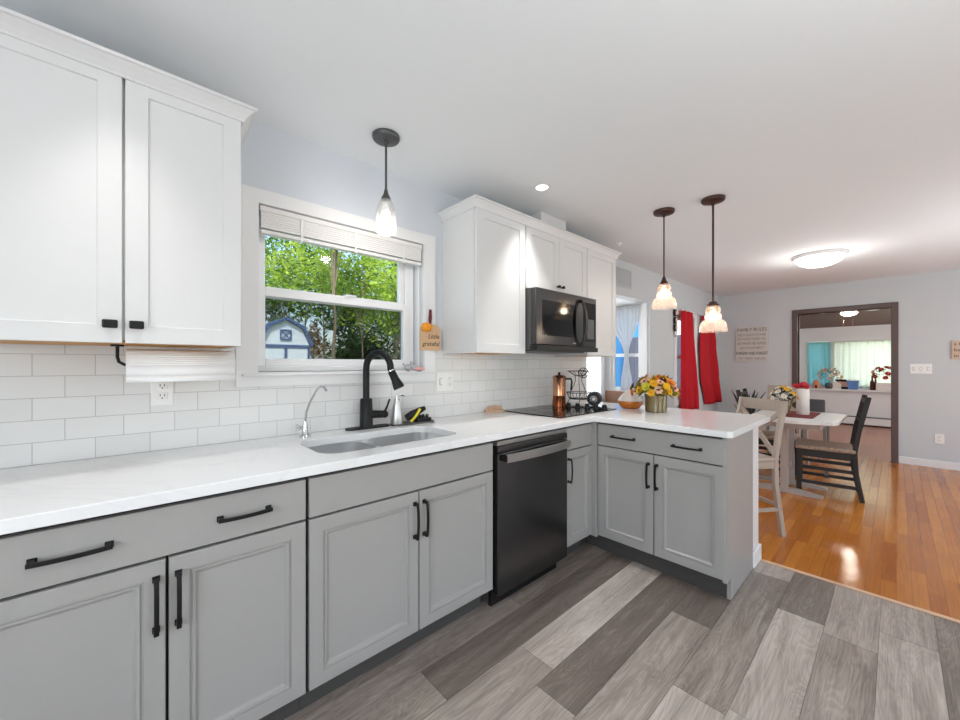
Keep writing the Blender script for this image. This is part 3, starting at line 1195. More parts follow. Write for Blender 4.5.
def bowl(x0, x1, y0, y1, zt, zb):
    m = MB()
    A = [rrect(x0, y0, x1, y1, .075, 8), rrect(x0 + .006, y0 + .006, x1 - .006, y1 - .006, .07, 8), rrect(x0 + .03, y0 + .03, x1 - .03, y1 - .03, .06, 8)]
    Z = [zt, zb + .03, zb]
    L = []
    for a, z in zip(A, Z):
        L.append([m.bm.verts.new((p[0], p[1], z)) for p in a])
    B = [rrect(x0 - .002, y0 - .002, x1 + .002, y1 + .002, .077, 8), rrect(x0 + .0, y0 + .0, x1 - .0, y1 - .0, .075, 8)]
    for a, z in zip(B, (zt, zb - .01)):
        L.insert(0, [m.bm.verts.new((p[0], p[1], z)) for p in a])
    n = len(L[0])
    for a, b in zip(L, L[1:]):
        for k in range(n):
            m.bm.faces.new((a[k], a[(k + 1) % n], b[(k + 1) % n], b[k]))
    m.bm.faces.new(L[-1])
    m.bm.faces.new(L[0])
    return m


for a, b in ((SX0 - .004, .823), (.847, SX1 + .004)):
    o = bowl(a, b, SY0 - .004, SY1 + .004, .8772, .70).build('bowl', M['steel'], r, smooth=40)
    MB().lathe([(.045, 0), (.045, .004), (.03, .002), (.012, .001)], ((a + b) / 2, 1.64, .701), 20).build('drain', M['chrome'], o, smooth=40)
MB().prism([(SX0 - .025, SY0 - .025), (SX1 + .025, SY0 - .025), (SX1 + .025, SY1 + .025), (SX0 - .025, SY1 + .025)], .8775, .8797, 'z',
           [rrect(SX0 - .003, SY0 - .003, .8225, SY1 + .003, .075, 8)[::-1], rrect(.8475, SY0 - .003, SX1 + .003, SY1 + .003, .075, 8)[::-1]]).build('flange', M['steel'], r)

# black pull-down faucet
r = thing('kitchen_faucet', (.95, 1.925, CT), 'matte black gooseneck kitchen faucet behind the double sink', 'faucet')
MB().prism(rrect(.815, 1.892, 1.062, 1.958, .03), CT + .0005, CT + .009, 'z').build('base_plate', M['black'], r, smooth=40)
fx, fy = .928, 1.925
MB().lathe([(.036, .009), (.035, .012), (.032, .155), (.028, .161), (.024, .162)], (fx, fy, CT), 24).build('body', M['black'], r, smooth=40)
pts = [(fx, fy, CT + .155), (fx, fy, CT + .29)]
dx, dy = .055, -.165
for k in range(13):
    a = PI - (PI * 1.02) * k / 12
    t = .5 + .5 * math.cos(a)
    pts.append((fx + dx * t, fy + dy * t, CT + .322 + .083 * math.sin(a)))
MB().tube(pts, .0175, 14).build('gooseneck', M['black'], r, smooth=50)
e = Vector(pts[-1])
dn = Vector((.030, -.034, -.095))
hd = MB().tube([e + Vector((0, 0, .004)), e + dn * .08, e + dn * .1, e + dn * .5, e + dn * .9, e + dn], [.018, .018, .0195, .021, .029, .028], 18)
hd.build('spray_head', M['black'], r, smooth=40)
MB().tube([e + dn * .04, e + dn * .09], .0202, 18).build('collar', M['chrome'], r, smooth=40)
m = MB().tube([(fx + .015, fy - .008, CT + .075), (fx + .09, fy - .035, CT + .072)], [.021, .020], 16)
m.sphere((fx + .09, fy - .035, CT + .072), .0215)
h = m.build('valve', M['black'], r, smooth=50)
MB().tube([(fx + .088, fy - .04, CT + .085), (fx + .10, fy - .05, CT + .12), (fx + .108, fy - .058, CT + .155)], [.007, .0055, .005], 10).build('lever', M['black'], h, smooth=50)

# chrome filter tap
r = thing('filter_tap', (.602, 1.89, CT), 'small chrome filtered water tap left of the black faucet', 'tap')
MB().lathe([(.027, .0005), (.027, .006), (.02, .012), (.013, .03), (.011, .06), (.0085, .075)], (.602, 1.89, CT), 20).build('base', M['chrome'], r, smooth=40)
P0 = Vector((.602, 1.89, CT + .07))
m = MB().tube([P0, P0 + Vector((.004, -.005, .05)), P0 + Vector((.012, -.035, .10)), P0 + Vector((.028, -.075, .155)), P0 + Vector((.034, -.10, .172)), P0 + Vector((.040, -.125, .172)), P0 + Vector((.046, -.148, .155))], .0055, 10)
m.build('spout', M['chrome'], r, smooth=50)
m = MB().tube([(.602, 1.89, CT + .045), (.572, 1.885, CT + .048)], .009, 12)
m.tube([(.575, 1.885, CT + .048), (.562, 1.882, CT + .062)], .006, 8)
m.tube([(.575, 1.885, CT + .048), (.560, 1.882, CT + .03)], .006, 8)
m.build('lever', M['chrome'], r, smooth=50)

# soap dispenser
r = thing('soap_dispenser', (1.124, 1.905, CT), 'brushed steel soap dispenser bottle beside the black faucet', 'dispenser')
MB().lathe([(.036, .0095), (.037, .012), (.033, .06), (.024, .115), (.02, .135), (.018, .14)], (1.10, 1.90, CT), 24).build('bottle', M['steel'], r, smooth=40)
m = MB().lathe([(.016, .1395), (.016, .15), (.008, .151), (.008, .165)], (1.10, 1.90, CT), 16)
m.tube([(1.10, 1.90, CT + .163), (1.10, 1.90, CT + .168), (1.126, 1.88, CT + .17), (1.134, 1.873, CT + .163)], .005, 8)
m.build('pump', M['chrome'], r, smooth=40)

# dark oval caddy tray, brushes
t = MB().prism(rrect(1.064, 1.855, 1.345, 1.945, .04), CT + .0005, CT + .009, 'z').build('caddy_tray', M['graym'], smooth=40)
tag(t, 'flat dark grey tray under the soap dispenser and scrub brush', 'tray')
r = thing('scrub_brush', (1.22, 1.90, CT + .009), 'black scrub brush with a yellow band right of the soap dispenser', 'brush')
m = MB().tube([(1.175, 1.925, CT + .03), (1.21, 1.915, CT + .05), (1.26, 1.90, CT + .075), (1.285, 1.893, CT + .085)], [.02, .024, .018, .012], 12)
m.build('handle', M['blackplas'], r, smooth=50)
m = MB().tube([(1.196, 1.905, CT + .010), (1.222, 1.885, CT + .05), (1.245, 1.885, CT + .082)], .008, 8)
m.build('band', M['yplas'], r, smooth=50)
m = MB().box(1.22, 1.875, CT + .0095, 1.32, 1.925, CT + .028, .004)
rb = random.Random(5)
for k in range(60):
    x, y = 1.225 + .09 * rb.random(), 1.88 + .04 * rb.random()
    m.tube([(x, y, CT + .026), (x + .01 * (rb.random() - .5), y + .01 * (rb.random() - .5), CT + .045)], .0016, 4)
m.build('bristles', M['blackplas'], r)

# wooden pegged brush
r = thing('wooden_brush', (1.96, 1.945, CT), 'light wooden brush lying bristles up at the tiles left of the cooktop', 'brush')
MB().prism(rrect(1.845, 1.936, 2.02, 1.986, .022), CT + .0005, CT + .013, 'z').build('back', M['wood'], r, smooth=40)
m = MB()
for i in range(7):
    for j in range(2):
        x, y = 1.872 + i * .02, 1.950 + j * .022
        m.tube([(x, y, CT + .012), (x + .003, y, CT + .050 - .003 * abs(i - 3))], [.006, .003], 7)
m.build('bristles', M['wood'], r, smooth=40)

# cooktop
r = thing('glass_cooktop', (2.35, 1.69, CT), 'black glass cooktop set into the counter under the microwave', 'cooktop')
MB().prism(rrect(2.0, 1.432, 2.72, 1.932, .012, 3), CT + .0005, CT + .007, 'z').build('glass_top', M['bglass'], r)
m = MB()
for cx, cy, rr in ((2.16, 1.58, .095), (2.16, 1.82, .075), (2.40, 1.57, .075), (2.40, 1.82, .095)):
    for q in (rr, rr * .6):
        m.lathe([(q, .0072), (q, .0076), (q - .002, .0076), (q - .002, .0072)], (cx, cy, CT), 40, cap0=False, cap1=False)
m.build('burner_rings', M['graym'], r)
for i, (x, y) in enumerate(((2.525, 1.735), (2.545, 1.665), (2.575, 1.600), (2.59, 1.535), (2.605, 1.472))):
    m = MB().lathe([(.024, .0072), (.024, .012), (.019, .014), (.017, .036), (.014, .038)], (x, y, CT), 18)
    m.box(x - .016, y - .0045, CT + .036, x + .016, y + .0045, CT + .043, .001)
    m.build('control_knob', M['blackplas'], r, smooth=40)

# ---------------------------------------------------------------- upper cabinets
UY = 1.67


def upper(label, x0, x1, z0, z1, doors, knobs, loc_label=None, h=None):
    r = thing('wall_cabinet', ((x0 + x1) / 2, 1.83, z0), label, 'cabinet')
    m = MB()
    m.box(x0, UY + .021, z0 + .012, x1, YW - .001, z1, .001)
    m.box(x0, UY + .021, z0, x0 + .018, YW - .01, z0 + .012, 0)
    m.box(x1 - .018, UY + .021, z0, x1, YW - .01, z0 + .012, 0)
    m.build('body', M['white'], r)
    MB().box(x0 + .018, UY + .022, z0 + .002, x1 - .018, YW - .011, z0 + .0115, 0).build('underside', M['tan'], r)
    for (a, b), kn in zip(doors, knobs):
        d = MB().rings((a, UY, z0 + .002), (1, 0, 0), (0, 0, 1), (0, -1, 0), b - a, z1 - z0 - .004, .02, SHAKER).build('door', M['white'], r)
        if kn:
            knob(d, (kn[0], UY, kn[1]), w=kn[2], h=kn[3])
    return r


def crown(name, x0, x1, yf, zb, zt, ret_l, ret_r, out=.05, back=YW):
    """sloped crown moulding on the front and the exposed ends"""
    prof = [(0, zb), (.006, zb), (.008, zb + .008), (out * .45, zb + (zt - zb) * .45), (out - .008, zt - .012), (out, zt - .010), (out, zt), (0, zt)]
    m = MB()
    n = len(prof)
    path = []
    pl = [(x0, back)] if ret_l else []
    rows = []
    for d, z in prof:
        row = []
        if ret_l:
            row.append((x0 - d, back - .001, z))
            row.append((x0 - d, yf - d, z))
        else:
            row.append((x0, yf - d, z))
        if ret_r:
            row.append((x1 + d, yf - d, z))
            row.append((x1 + d, back - .001, z))
        else:
            row.append((x1, yf - d, z))
        rows.append([m.bm.verts.new(p) for p in row])
    for i in range(n):
        a, b = rows[i], rows[(i + 1) % n]
        for k in range(len(a) - 1):
            m.bm.faces.new((a[k], a[k + 1], b[k + 1], b[k]))
    m.bm.faces.new([q[0] for q in rows])
    m.bm.faces.new([q[-1] for q in rows][::-1])
    # flat top
    m.box(x0, yf, zt - .012, x1, back - .002, zt - .001, 0)
    return m.build(name, M['white'])


upper('white two-door wall cabinet at the left above the paper towels', -.35, .304, 1.326, 2.200,
      [(-.346, -.0255), (-.0185, .302)], [(-.053, 1.386, .036, .026), (.009, 1.386, .036, .026)])
struct(crown('trim_1', -.35, .305, UY, 2.176, 2.226, False, True, .043), 'white crown moulding on the left wall cabinet')
upper('tall white one-door wall cabinet left of the microwave', 1.493, 1.940, 1.326, 2.196, [(1.500, 1.936)], [None])
upper('short white two-door wall cabinet above the microwave', 1.942, 2.686, 1.770, 2.196, [(1.945, 2.3125), (2.3155, 2.683)], [(2.288, 1.822, .022, .02), (2.340, 1.822, .022, .02)])
upper('white one-door wall cabinet right of the microwave', 2.688, 3.153, 1.326, 2.196, [(2.692, 3.150)], [None])
struct(crown('trim_2', 1.493, 3.153, UY, 2.186, 2.24, True, True, .034), 'white crown moulding on the wall cabinets around the microwave')
d = MB().box(2.205, 1.75, 2.241, 2.515, 1.985, H - .002, .003).build('duct_cover', M['white'])
tag(d, 'white box duct cover on top of the cabinets above the microwave', 'duct cover')

# microwave
r = thing('microwave', (2.315, 1.78, 1.36), 'black stainless over-the-range microwave hung under the short white cabinet', 'microwave')
x0, x1, yf, z0, z1 = 1.944, 2.684, 1.585, 1.358, 1.766
MB().box(x0, yf + .045, z0, x1, 1.988, z1, .003).build('body', M['graym'], r)
d = MB().box(x0, yf, z0 + .03, x1 - .002, yf + .043, z1, .006, 3).build('door', M['bstain'], r)
MB().box(x0 + .065, yf - .002, 1.452, 2.40, yf + .002, 1.690, .001).build('window', M['bglass'], d)
MB().box(2.50, yf - .002, 1.43, 2.672, yf + .002, 1.725, .001).build('control_panel', M['bglass'], r)
m = MB().box(2.55, yf - .0024, 1.45, 2.645, yf - .002, 1.60, 0)
for i in range(5):
    for j in range(3):
        m.box(2.56 + j * .03, yf - .0028, 1.455 + i * .032, 2.576 + j * .03, yf - .002, 1.465 + i * .032, 0)
m.build('keypad', M['graym'], r)
m = MB()
n = 12
for i in range(n):
    f = lambda t: Vector((2.455, yf - .02 - .035 * (1 - t * t), 1.565 + t * .165))
    t0, t1 = -1 + 2 * i / n, -1 + 2 * (i + 1) / n
    m.bar(f(t0) - (f(t1) - f(t0)) * .04, f(t1) + (f(t1) - f(t0)) * .04, .03, .012, up=(0, -1, 0), bev=.003)
for zz in (1.405, 1.725):
    m.box(2.443, yf - .026, zz - .012, 2.467, yf, zz + .012, .003)
m.build('handle', M['bstain'], r)
MB().box(x0 - .006, yf - .012, z0 - .006, x1 + .004, yf + .05, z0 + .028, .004).build('bottom_vent', M['blackplas'], r)
MB().box(x0 + .05, yf + .08, z0 - .012, x1 - .05, 1.95, z0 - .001, .002).build('grease_filter', M['graym'], r)
MB().box(2.36, yf - .003, 1.408, 2.40, yf, 1.414, 0).build('badge', M['satin'], r)

# paper towel holder and roll
r = thing('towel_holder', (-.03, 1.82, 1.326), 'black bent-rod paper towel holder under the left wall cabinet', 'holder')
MB().tube([(-.040, 1.82, 1.327), (-.040, 1.82, 1.285), (-.036, 1.82, 1.268), (-.022, 1.82, 1.258), (.0, 1.82, 1.256), (.302, 1.82, 1.256)], .005, 10).build('rod', M['black'], r, smooth=50)
MB().lathe([(.018, -.006), (.018, 0)], (-.040, 1.82, 1.3275), 16).build('mount', M['black'], r)
r = thing('paper_towel_roll', (.143, 1.82, 1.256), 'roll of white paper towels under the left wall cabinet', 'paper towels')
MB().lathe([(.058, 0), (.058, .318), (.02, .318), (.02, .0)], (-.018, 1.82, 1.256), 36, axis='x', cap0=False, cap1=False).build('roll', M['paper'], r, smooth=40)
m = MB()
A = []
for k in range(9):
    a = math.radians(30 + 60 * k / 8)
    A.append((1.82 - .0606 * math.sin(a), 1.256 + .0606 * math.cos(a)))
A += [(1.7585, 1.22), (1.759, 1.197)]
for (ya, za), (yb, zb) in zip(A, A[1:]):
    m.quad((-.017, ya, za), (.299, ya, za), (.299, yb, zb), (-.017, yb, zb))
o = m.build('loose_sheet', M['paper'], r, smooth=60)
sm = o.modifiers.new('thick', 'SOLIDIFY')
sm.thickness = .0008


# outlets and switches
def outlet(label, axis, c, u0, z0, u1, z1, kind, cat, name):
    """wall plate. axis 'y': on the plane y=c facing -y (u=x), axis 'x': plane x=c facing -x (u=y)"""
    def B(m, a, b, p, q, t, bev=.001):
        if axis == 'y':
            return m.box(a, c - t, p, b, c, q, bev)
        return m.box(c - t, a, p, c, b, q, bev)
    um, zm = (u0 + u1) / 2, (z0 + z1) / 2
    loc = (um, c, zm) if axis == 'y' else (c, um, zm)
    r = thing(name, loc, label, cat)
    B(MB(), u0, u1, z0, z1, .006, .002).build('plate', M['plate'], r)
    for i, k in enumerate(kind):
        uc = u0 + (u1 - u0) * (i + .5) / len(kind)
        if k == 'o':
            for zz in (zm + .02, zm - .02):
                o = B(MB(), uc - .017, uc + .017, zz - .0145, zz + .0145, .009, .003).build('socket', M['plate'], r)
                m = MB()
                B(m, uc - .008, uc - .0055, zz - .001, zz + .008, .0094, 0)
                B(m, uc + .0055, uc + .008, zz - .001, zz + .008, .0094, 0)
                B(m, uc - .002, uc + .002, zz - .010, zz - .005, .0094, 0)
                m.build('slots', M['black'], o)
        else:
            B(MB(), uc - .010, uc + .010, zm - .022, zm + .022, .0066, 0).build('toggle_slot_shade', M['satin'], r)  # grey plate painted as the shaded groove round the toggle
            B(MB(), uc - .007, uc + .007, zm - .018, zm + .018, .013, .003).build('toggle', M['plate'], r)
    return r


outlet('white wall outlet on the tiles below the paper towel roll', 'y', 1.992, .052, 1.094, .122, 1.209, 'o', 'outlet', 'wall_outlet')
outlet('white double plate with a switch and an outlet, right of the kitchen window', 'y', 1.992, 1.435, 1.085, 1.575, 1.205, 'so', 'switch', 'switch_plate')
outlet('white triple light switch plate right of the brown-cased opening', 'x', XF, -.295, 1.137, -.117, 1.259, 'sss', 'switch', 'switch_plate')
outlet('white outlet low on the far grey wall above the baseboard', 'x', XF, -.39, .30, -.315, .415, 'o', 'outlet', 'wall_outlet')

# hanging wooden tag by the window
r = thing('hanging_tag_sign', (1.378, 1.97, 1.43), 'small wooden tag sign with an orange pumpkin hung on the window casing', 'sign')
m = MB()
m.prism([(1.300, 1.345), (1.452, 1.345), (1.452, 1.478), (1.428, 1.508), (1.324, 1.508), (1.300, 1.478)], 1.964, 1.972, 'y')
m.build('board', M['kraft'], r)
for c, rr in (((1.322, 1.953, 1.490), .024), ((1.340, 1.951, 1.490), .027), ((1.358, 1.953, 1.490), .024)):
    pass
m = MB()
for dx2, rr in ((-.02, .022), (0, .026), (.02, .022)):
    m.sphere((1.338 + dx2, 1.953, 1.488), rr, (.85, .55, 1.15))
m.build('pumpkin', M['pumpkin'], r, smooth=60)
m = MB().tube([(1.372, 1.968, 1.505), (1.368, 1.966, 1.55), (1.372, 1.966, 1.60), (1.378, 1.966, 1.60), (1.380, 1.966, 1.55), (1.376, 1.968, 1.505)], .006, 8)
m.build('ribbon', M['burg'], r, smooth=50)
F = frame_mtx((0, 0, 0), (1, 0, 0), (0, 0, 1))
text_mesh('lettering', 'Little', M['ink'], .042, Matrix.Translation((1.398, 1.9635, 1.432)) @ F, r, shear=.2)
text_mesh('lettering', 'grateful', M['ink'], .042, Matrix.Translation((1.376, 1.9635, 1.385)) @ F, r, shear=.2)

# ornaments on the window apron ledge
r = thing('glass_ornament', (1.215, 1.967, 1.2145), 'small clear glass bird ornament on the window ledge above the sink', 'ornament')
m = MB().sphere((1.215, 1.967, 1.241), .021, (1.2, .6, .9))
m.sphere((1.238, 1.967, 1.265), .012, (1, .8, .9))
m.tube([(1.196, 1.967, 1.243), (1.178, 1.967, 1.262)], [.010, .004], 8)
m.lathe([(.012, 0), (.012, .003), (.004, .006), (.004, .013)], (1.215, 1.967, 1.2145), 12)
m.build('body', M['clearp'], r, smooth=60)
MB().box(.36, 1.955, 1.205, 1.40, 1.9758, 1.214, .002).build('window_stool', M['trim'], win)
r = thing('soap_dish', (1.295, 1.966, 1.2145), 'little dish with pink soap at the right end of the window ledge', 'dish')
MB().lathe([(.008, 0), (.012, .004), (.011, .009)], (1.295, 1.966, 1.2145), 20).build('foot', M['clearp'], r, smooth=40)
m = MB().sphere((1.295, 1.966, 1.231), .03, (1.35, .35, .35))
m.build('soap', M['soap'], r, smooth=60)

# ================================================================== LAMPS
def pendant(label, x, y, shade_prof, top_z, m_metal, m_glass, m_bulb, cap, canopy_r, stem_r, power, col, bulb_z):
    r = thing('pendant_lamp', (x, y, H), label, 'pendant lamp')
    MB().lathe([(canopy_r, -.001), (canopy_r, -.012), (canopy_r * .93, -.02), (canopy_r * .5, -.028), (.012, -.03), (.010, -.045)], (x, y, H), 32).build('canopy', m_metal, r, smooth=40)
    MB().tube([(x, y, H - .03), (x, y, top_z + .0)], stem_r, 10).build('stem', m_metal, r, smooth=40)
    MB().lathe(cap, (x, y, top_z), 24).build('socket_cap', m_metal, r, smooth=40)
    MB().lathe(shade_prof, (x, y, top_z), 36, cap0=False, cap1=False).build('lamp_shade', m_glass, r, smooth=60)
    m = MB().sphere((x, y, bulb_z), .022, (1, 1, 1.35), 3)
    m.build('bulb', m_bulb, r, smooth=60)
    l = light('pendant_light', 'POINT', (0, 0, bulb_z - H - .045), power, col, .03)
    l.parent = r
    return r


# sink pendant: clear long glass
pendant('pendant lamp with a clear glass shade hanging in front of the sink window', .918, 1.690,
        [(.016, 0), (.030, -.012), (.041, -.04), (.0475, -.075), (.050, -.11), (.050, -.145), (.0485, -.165), (.0465, -.165), (.048, -.145), (.048, -.11), (.0455, -.075), (.039, -.04), (.028, -.014), (.016, -.002)],
        2.070, M['graym'], M['cglass'], M['bulbw'], [(.024, -.004), (.022, .006), (.012, .025), (.008, .045), (.005, .05)], .066, .0055, 3.0, (1, .95, .9), 1.985)
BELL = [(.018, 0), (.034, -.004), (.044, -.02), (.046, -.042), (.040, -.056), (.048, -.064), (.051, -.080), (.046, -.095), (.062, -.102), (.076, -.118), (.083, -.145), (.084, -.178),
        (.082, -.178), (.081, -.146), (.074, -.12), (.060, -.104), (.044, -.095), (.049, -.080), (.046, -.064), (.038, -.056), (.044, -.042), (.042, -.021), (.033, -.006), (.018, -.002)]
CONE = [(.030, -.004), (.028, .004), (.018, .022), (.010, .045), (.006, .055)]
FLAT = [(.024, -.006), (.036, -.004), (.037, .008), (.026, .014), (.024, .024), (.008, .028)]
pendant('farther of two bronze pendant lamps over the peninsula, on a shorter rod', 2.870, 1.146, BELL, 1.846, M['bronze'], M['aglass'], M['bulb'], CONE, .072, .005, 2.4, (1, .91, .82), 1.785)
pendant('nearer of two bronze pendant lamps over the peninsula, on a longer rod', 2.903, .837, BELL, 1.656, M['bronze'], M['aglass'], M['bulb'], FLAT, .072, .0065, 2.4, (1, .91, .82), 1.595)

# recessed light
r = thing('recessed_light', (1.911, 1.511, H), 'small round recessed ceiling light in front of the microwave cabinets', 'ceiling light')
MB().lathe([(.052, -.001), (.055, -.004), (.040, -.007), (.034, -.001)], (1.911, 1.511, H), 32, cap0=False, cap1=False).build('trim_ring', M['trim'], r, smooth=40)
MB().lathe([(.034, -.0012), (.034, -.003)], (1.911, 1.511, H), 28).build('led_disc', M['led'], r)
l = light('recessed_beam', 'SPOT', (0, 0, -.03), 44, (1, .97, .93), .035, spot=math.radians(74), blend=1.0)
l.parent = r

# a second recessed light in line with the first, just outside the picture
r = thing('recessed_light', (-.05, 1.48, H), 'small round recessed ceiling light in front of the left wall cabinet', 'ceiling light')
MB().lathe([(.052, -.001), (.055, -.004), (.040, -.007), (.034, -.001)], (-.05, 1.48, H), 32, cap0=False, cap1=False).build('trim_ring', M['trim'], r, smooth=40)
MB().lathe([(.034, -.0012), (.034, -.003)], (-.05, 1.48, H), 28).build('led_disc', M['led'], r)
l = light('recessed_beam', 'SPOT', (0, 0, -.03), 23, (1, .98, .95), .04, spot=math.radians(62), blend=1.0)
l.parent = r

# flush dome light
r = thing('flush_ceiling_light', (5.209, .535, H), 'round frosted flush ceiling light over the dining area', 'ceiling light')
MB().lathe([(.215, -.001), (.22, -.012), (.205, -.03), (.19, -.03), (.19, -.001)], (5.209, .535, H), 40, cap0=False, cap1=False).build('rim', M['trim'], r, smooth=40)
MB().lathe([(.195, -.028), (.19, -.05), (.165, -.08), (.12, -.104), (.06, -.118), (.012, -.121)], (5.209, .535, H), 40).build('dome', M['dome'], r, smooth=60)
l = light('dome_light', 'POINT', (0, 0, -.26), 10, (1, .97, .93), .15)
l.parent = r
d = MB().lathe([(.022, -.001), (.022, -.012), (.010, -.018), (.004, -.03)], (3.324, 1.731, H), 18).build('ceiling_hook', M['plate'], smooth=40)
tag(d, 'tiny white hook on the ceiling past the right end of the cabinets', 'hook')

# wall vent
r = thing('wall_vent', (3.935, YW, 2.2), 'grey louvred air vent high on the wall past the cabinets', 'vent')
m = MB()
ring(m, 1.988, 1.999, 3.70, 4.114, 2.095, 2.30, .015)
m.build('frame', M['wall'], r)
m = MB()
for k in range(15):
    z = 2.112 + k * .0125
    m.bar((3.712, 1.993, z), (4.102, 1.993, z), .009, .002, up=(0, .7, .7), bev=0)
m.build('louvres', M['wall'], r)


# ================================================================== CURTAINS
def curtain(name, m, P, rows, folds, amp, parent=None, thick=.002, n=60, seed=0):
    """hanging cloth: P(u, z) maps across-position and height to world; rows = list of (z, u0, u1)"""
    mb = MB()
    rnd = random.Random(seed)
    ph = [rnd.random() * 6 for _ in range(4)]
    rr = []
    K = 26
    zs = [rows[0][0] + (rows[-1][0] - rows[0][0]) * k / K for k in range(K + 1)]
    for z in zs:
        for (za, a0, a1), (zb, b0, b1) in zip(rows, rows[1:]):
            if za >= z >= zb - 1e-9:
                t = (za - z) / (za - zb)
                t = t * t * (3 - 2 * t)
                u0, u1 = a0 + (b0 - a0) * t, a1 + (b1 - a1) * t
                break
        row = []
        f = (rows[0][0] - z) / (rows[0][0] - rows[-1][0])
        for i in range(n + 1):
            s = i / n
            w = amp * (math.sin(2 * PI * folds * s + ph[0] + .6 * math.sin(3 * f + ph[1])) + .35 * math.sin(2 * PI * folds * 1.7 * s + ph[2])) * (.65 + .5 * f)
            row.append(mb.bm.verts.new(P(u0 + (u1 - u0) * s, z, w)))
        rr.append(row)
    for a, b in zip(rr, rr[1:]):
        for i in range(n):
            mb.bm.faces.new((a[i], a[i + 1], b[i + 1], b[i]))
    o = mb.build(name, m, parent, smooth=80)
    s = o.modifiers.new('cloth_thickness', 'SOLIDIFY')
    s.thickness = thick
    return o


yw = lambda u, z, w: (u, 1.945 + w, z)
o = curtain('red_curtain', M['red'], yw, [(1.985, 5.44, 5.83), (1.9, 5.43, 5.86), (.61, 5.45, 6.06)], 2.6, .022, seed=1)
tag(o, 'left panel of the two long red curtains at the dining window', 'curtain', 'red curtains')
o = curtain('red_curtain', M['red'], yw, [(1.985, 6.30, 6.76), (1.55, 6.20, 6.88), (1.1, 6.26, 7.0), (.64, 6.46, 7.12)], 1.6, .022, seed=4)
tag(o, 'right panel of the two long red curtains, hanging by the room corner', 'curtain', 'red curtains')
r = thing('curtain_rod', (6.3, 1.945, 2.0), 'thin white curtain rod carrying the red curtains', 'curtain rod')
m = MB().tube([(5.44, 1.945, 1.992), (7.14, 1.945, 1.992)], .006, 10)
m.build('rod', M['trim'], r, smooth=40)
for x in (5.5, 7.08):
    MB().box(x - .008, 1.94, 1.982, x + .008, 1.9995, 2.002, .001).build('bracket', M['trim'], r)
# white tied curtain of the bay side window
xw = lambda u, z, w: (4.575 + w, u, z)
o = curtain('tied_curtain', M['sheer'], xw, [(1.975, 2.11, 2.53), (1.88, 2.12, 2.52), (1.37, 2.255, 2.31), (.93, 2.20, 2.36)], 7, .006, seed=2)
tag(o, 'white sheer curtain gathered at its middle in the bay side window', 'curtain')
d = MB().tube([(4.576, 2.10, 1.99), (4.576, 2.56, 1.99)], .005, 8).build('curtain_rod', M['satin'], smooth=40)
tag(d, 'thin grey rod over the gathered white curtain of the bay', 'curtain rod')
yb = lambda u, z, w: (u, 2.56 + w, z)
o = curtain('sheer_curtain', M['sheer'], yb, [(1.97, 4.10, 4.50), (.80, 4.08, 4.53)], 6, .014, seed=3)
tag(o, 'white curtain on the back wall of the bay, seen under the cabinets', 'curtain')
o = curtain('sheer_curtain', M['sheer'], yb, [(1.97, 3.45, 3.9), (.80, 3.43, 3.88)], 6, .014, seed=5)
tag(o, 'white curtain of the bay back wall hidden behind the cabinets', 'curtain')
d = MB().tube([(3.40, 2.56, 1.985), (4.56, 2.56, 1.985)], .005, 8).build('curtain_rod', M['satin'], smooth=40)
tag(d, 'thin rod of the white curtains on the back wall of the bay', 'curtain rod')
# wooden bench in the bay
r = thing('wooden_bench', (4.40, 2.34, 0), 'brown wooden bench back under the bay side window', 'bench')
MB().box(4.535, 2.13, .70, 4.573, 2.55, .915, .004).build('backrest', M['benchw'], r)
MB().box(4.18, 2.16, .40, 4.53, 2.53, .44, .004).build('seat', M['benchw'], r)
for x, y in ((4.2, 2.18), (4.2, 2.51)):
    MB().box(x - .02, y - .02, 0, x + .02, y + .02, .40, .003).build('leg', M['benchw'], r)
for y in (2.15, 2.53):
    MB().box(4.535, y - .02, 0, 4.57, y + .02, .70, .003).build('leg', M['benchw'], r)

# hanging black ornament strip on the pier
r = thing('hanging_ornament', (5.33, 1.99, 1.86), 'black strip of three small round plaques hung left of the red curtains', 'wall ornament')
MB().box(5.318, 1.990, 1.64, 5.33, 1.9985, 1.995, .001).build('strap', M['blackplas'], r)
for z in (1.94, 1.84, 1.74):
    d = MB().lathe([(.047, 1.972), (.047, 1.988)], (5.33, 0, z), 24, axis='y').build('plaque', M['blackplas'], r, smooth=40)
    MB().lathe([(.028, 1.966), (.030, 1.972)], (5.342, 0, z), 20, axis='y').build('plaque_centre', M['pink'], d, smooth=40)
MB().sphere((5.33, 1.985, 1.63), .012).build('bead', M['blackplas'], r, smooth=60)

# ================================================================== WALL SIGNS
FX = lambda y, z, x=XF - .021: Matrix.Translation((x, y, z)) @ frame_mtx((0, 0, 0), (0, -1, 0), (0, 0, 1))
r = thing('family_rules_sign', (XF, 1.53, 1.575), 'square whitewashed wooden sign with rows of house rules on the far wall', 'sign')
MB().box(XF - .02, 1.317, 1.305, XF - .001, 1.742, 1.845, .002).build('board', M['signw'], r)
for z, s, t, mm, xs in ((1.795, .075, 'FAMILY RULES', M['inkm'], .82), (1.715, .055, 'HELP EACH OTHER', M['inkg'], .78), (1.65, .05, 'SAY PLEASE THANK YOU', M['inkg'], .66), (1.58, .06, 'ALWAYS BE KIND', M['inkg'], .8),
                        (1.51, .05, 'DO YOUR BEST', M['inkg'], .9), (1.425, .062, 'FORGIVE AND FORGET', M['ink'], .64), (1.345, .055, 'TRY NEW THINGS', M['inkg'], .8)):
    text_mesh('lettering', t, mm, s, FX(1.53, z), r, xs=xs)
r = thing('small_wall_sign', (XF, -.56, 1.425), 'small tan wooden sign at the right edge of the far wall', 'sign')
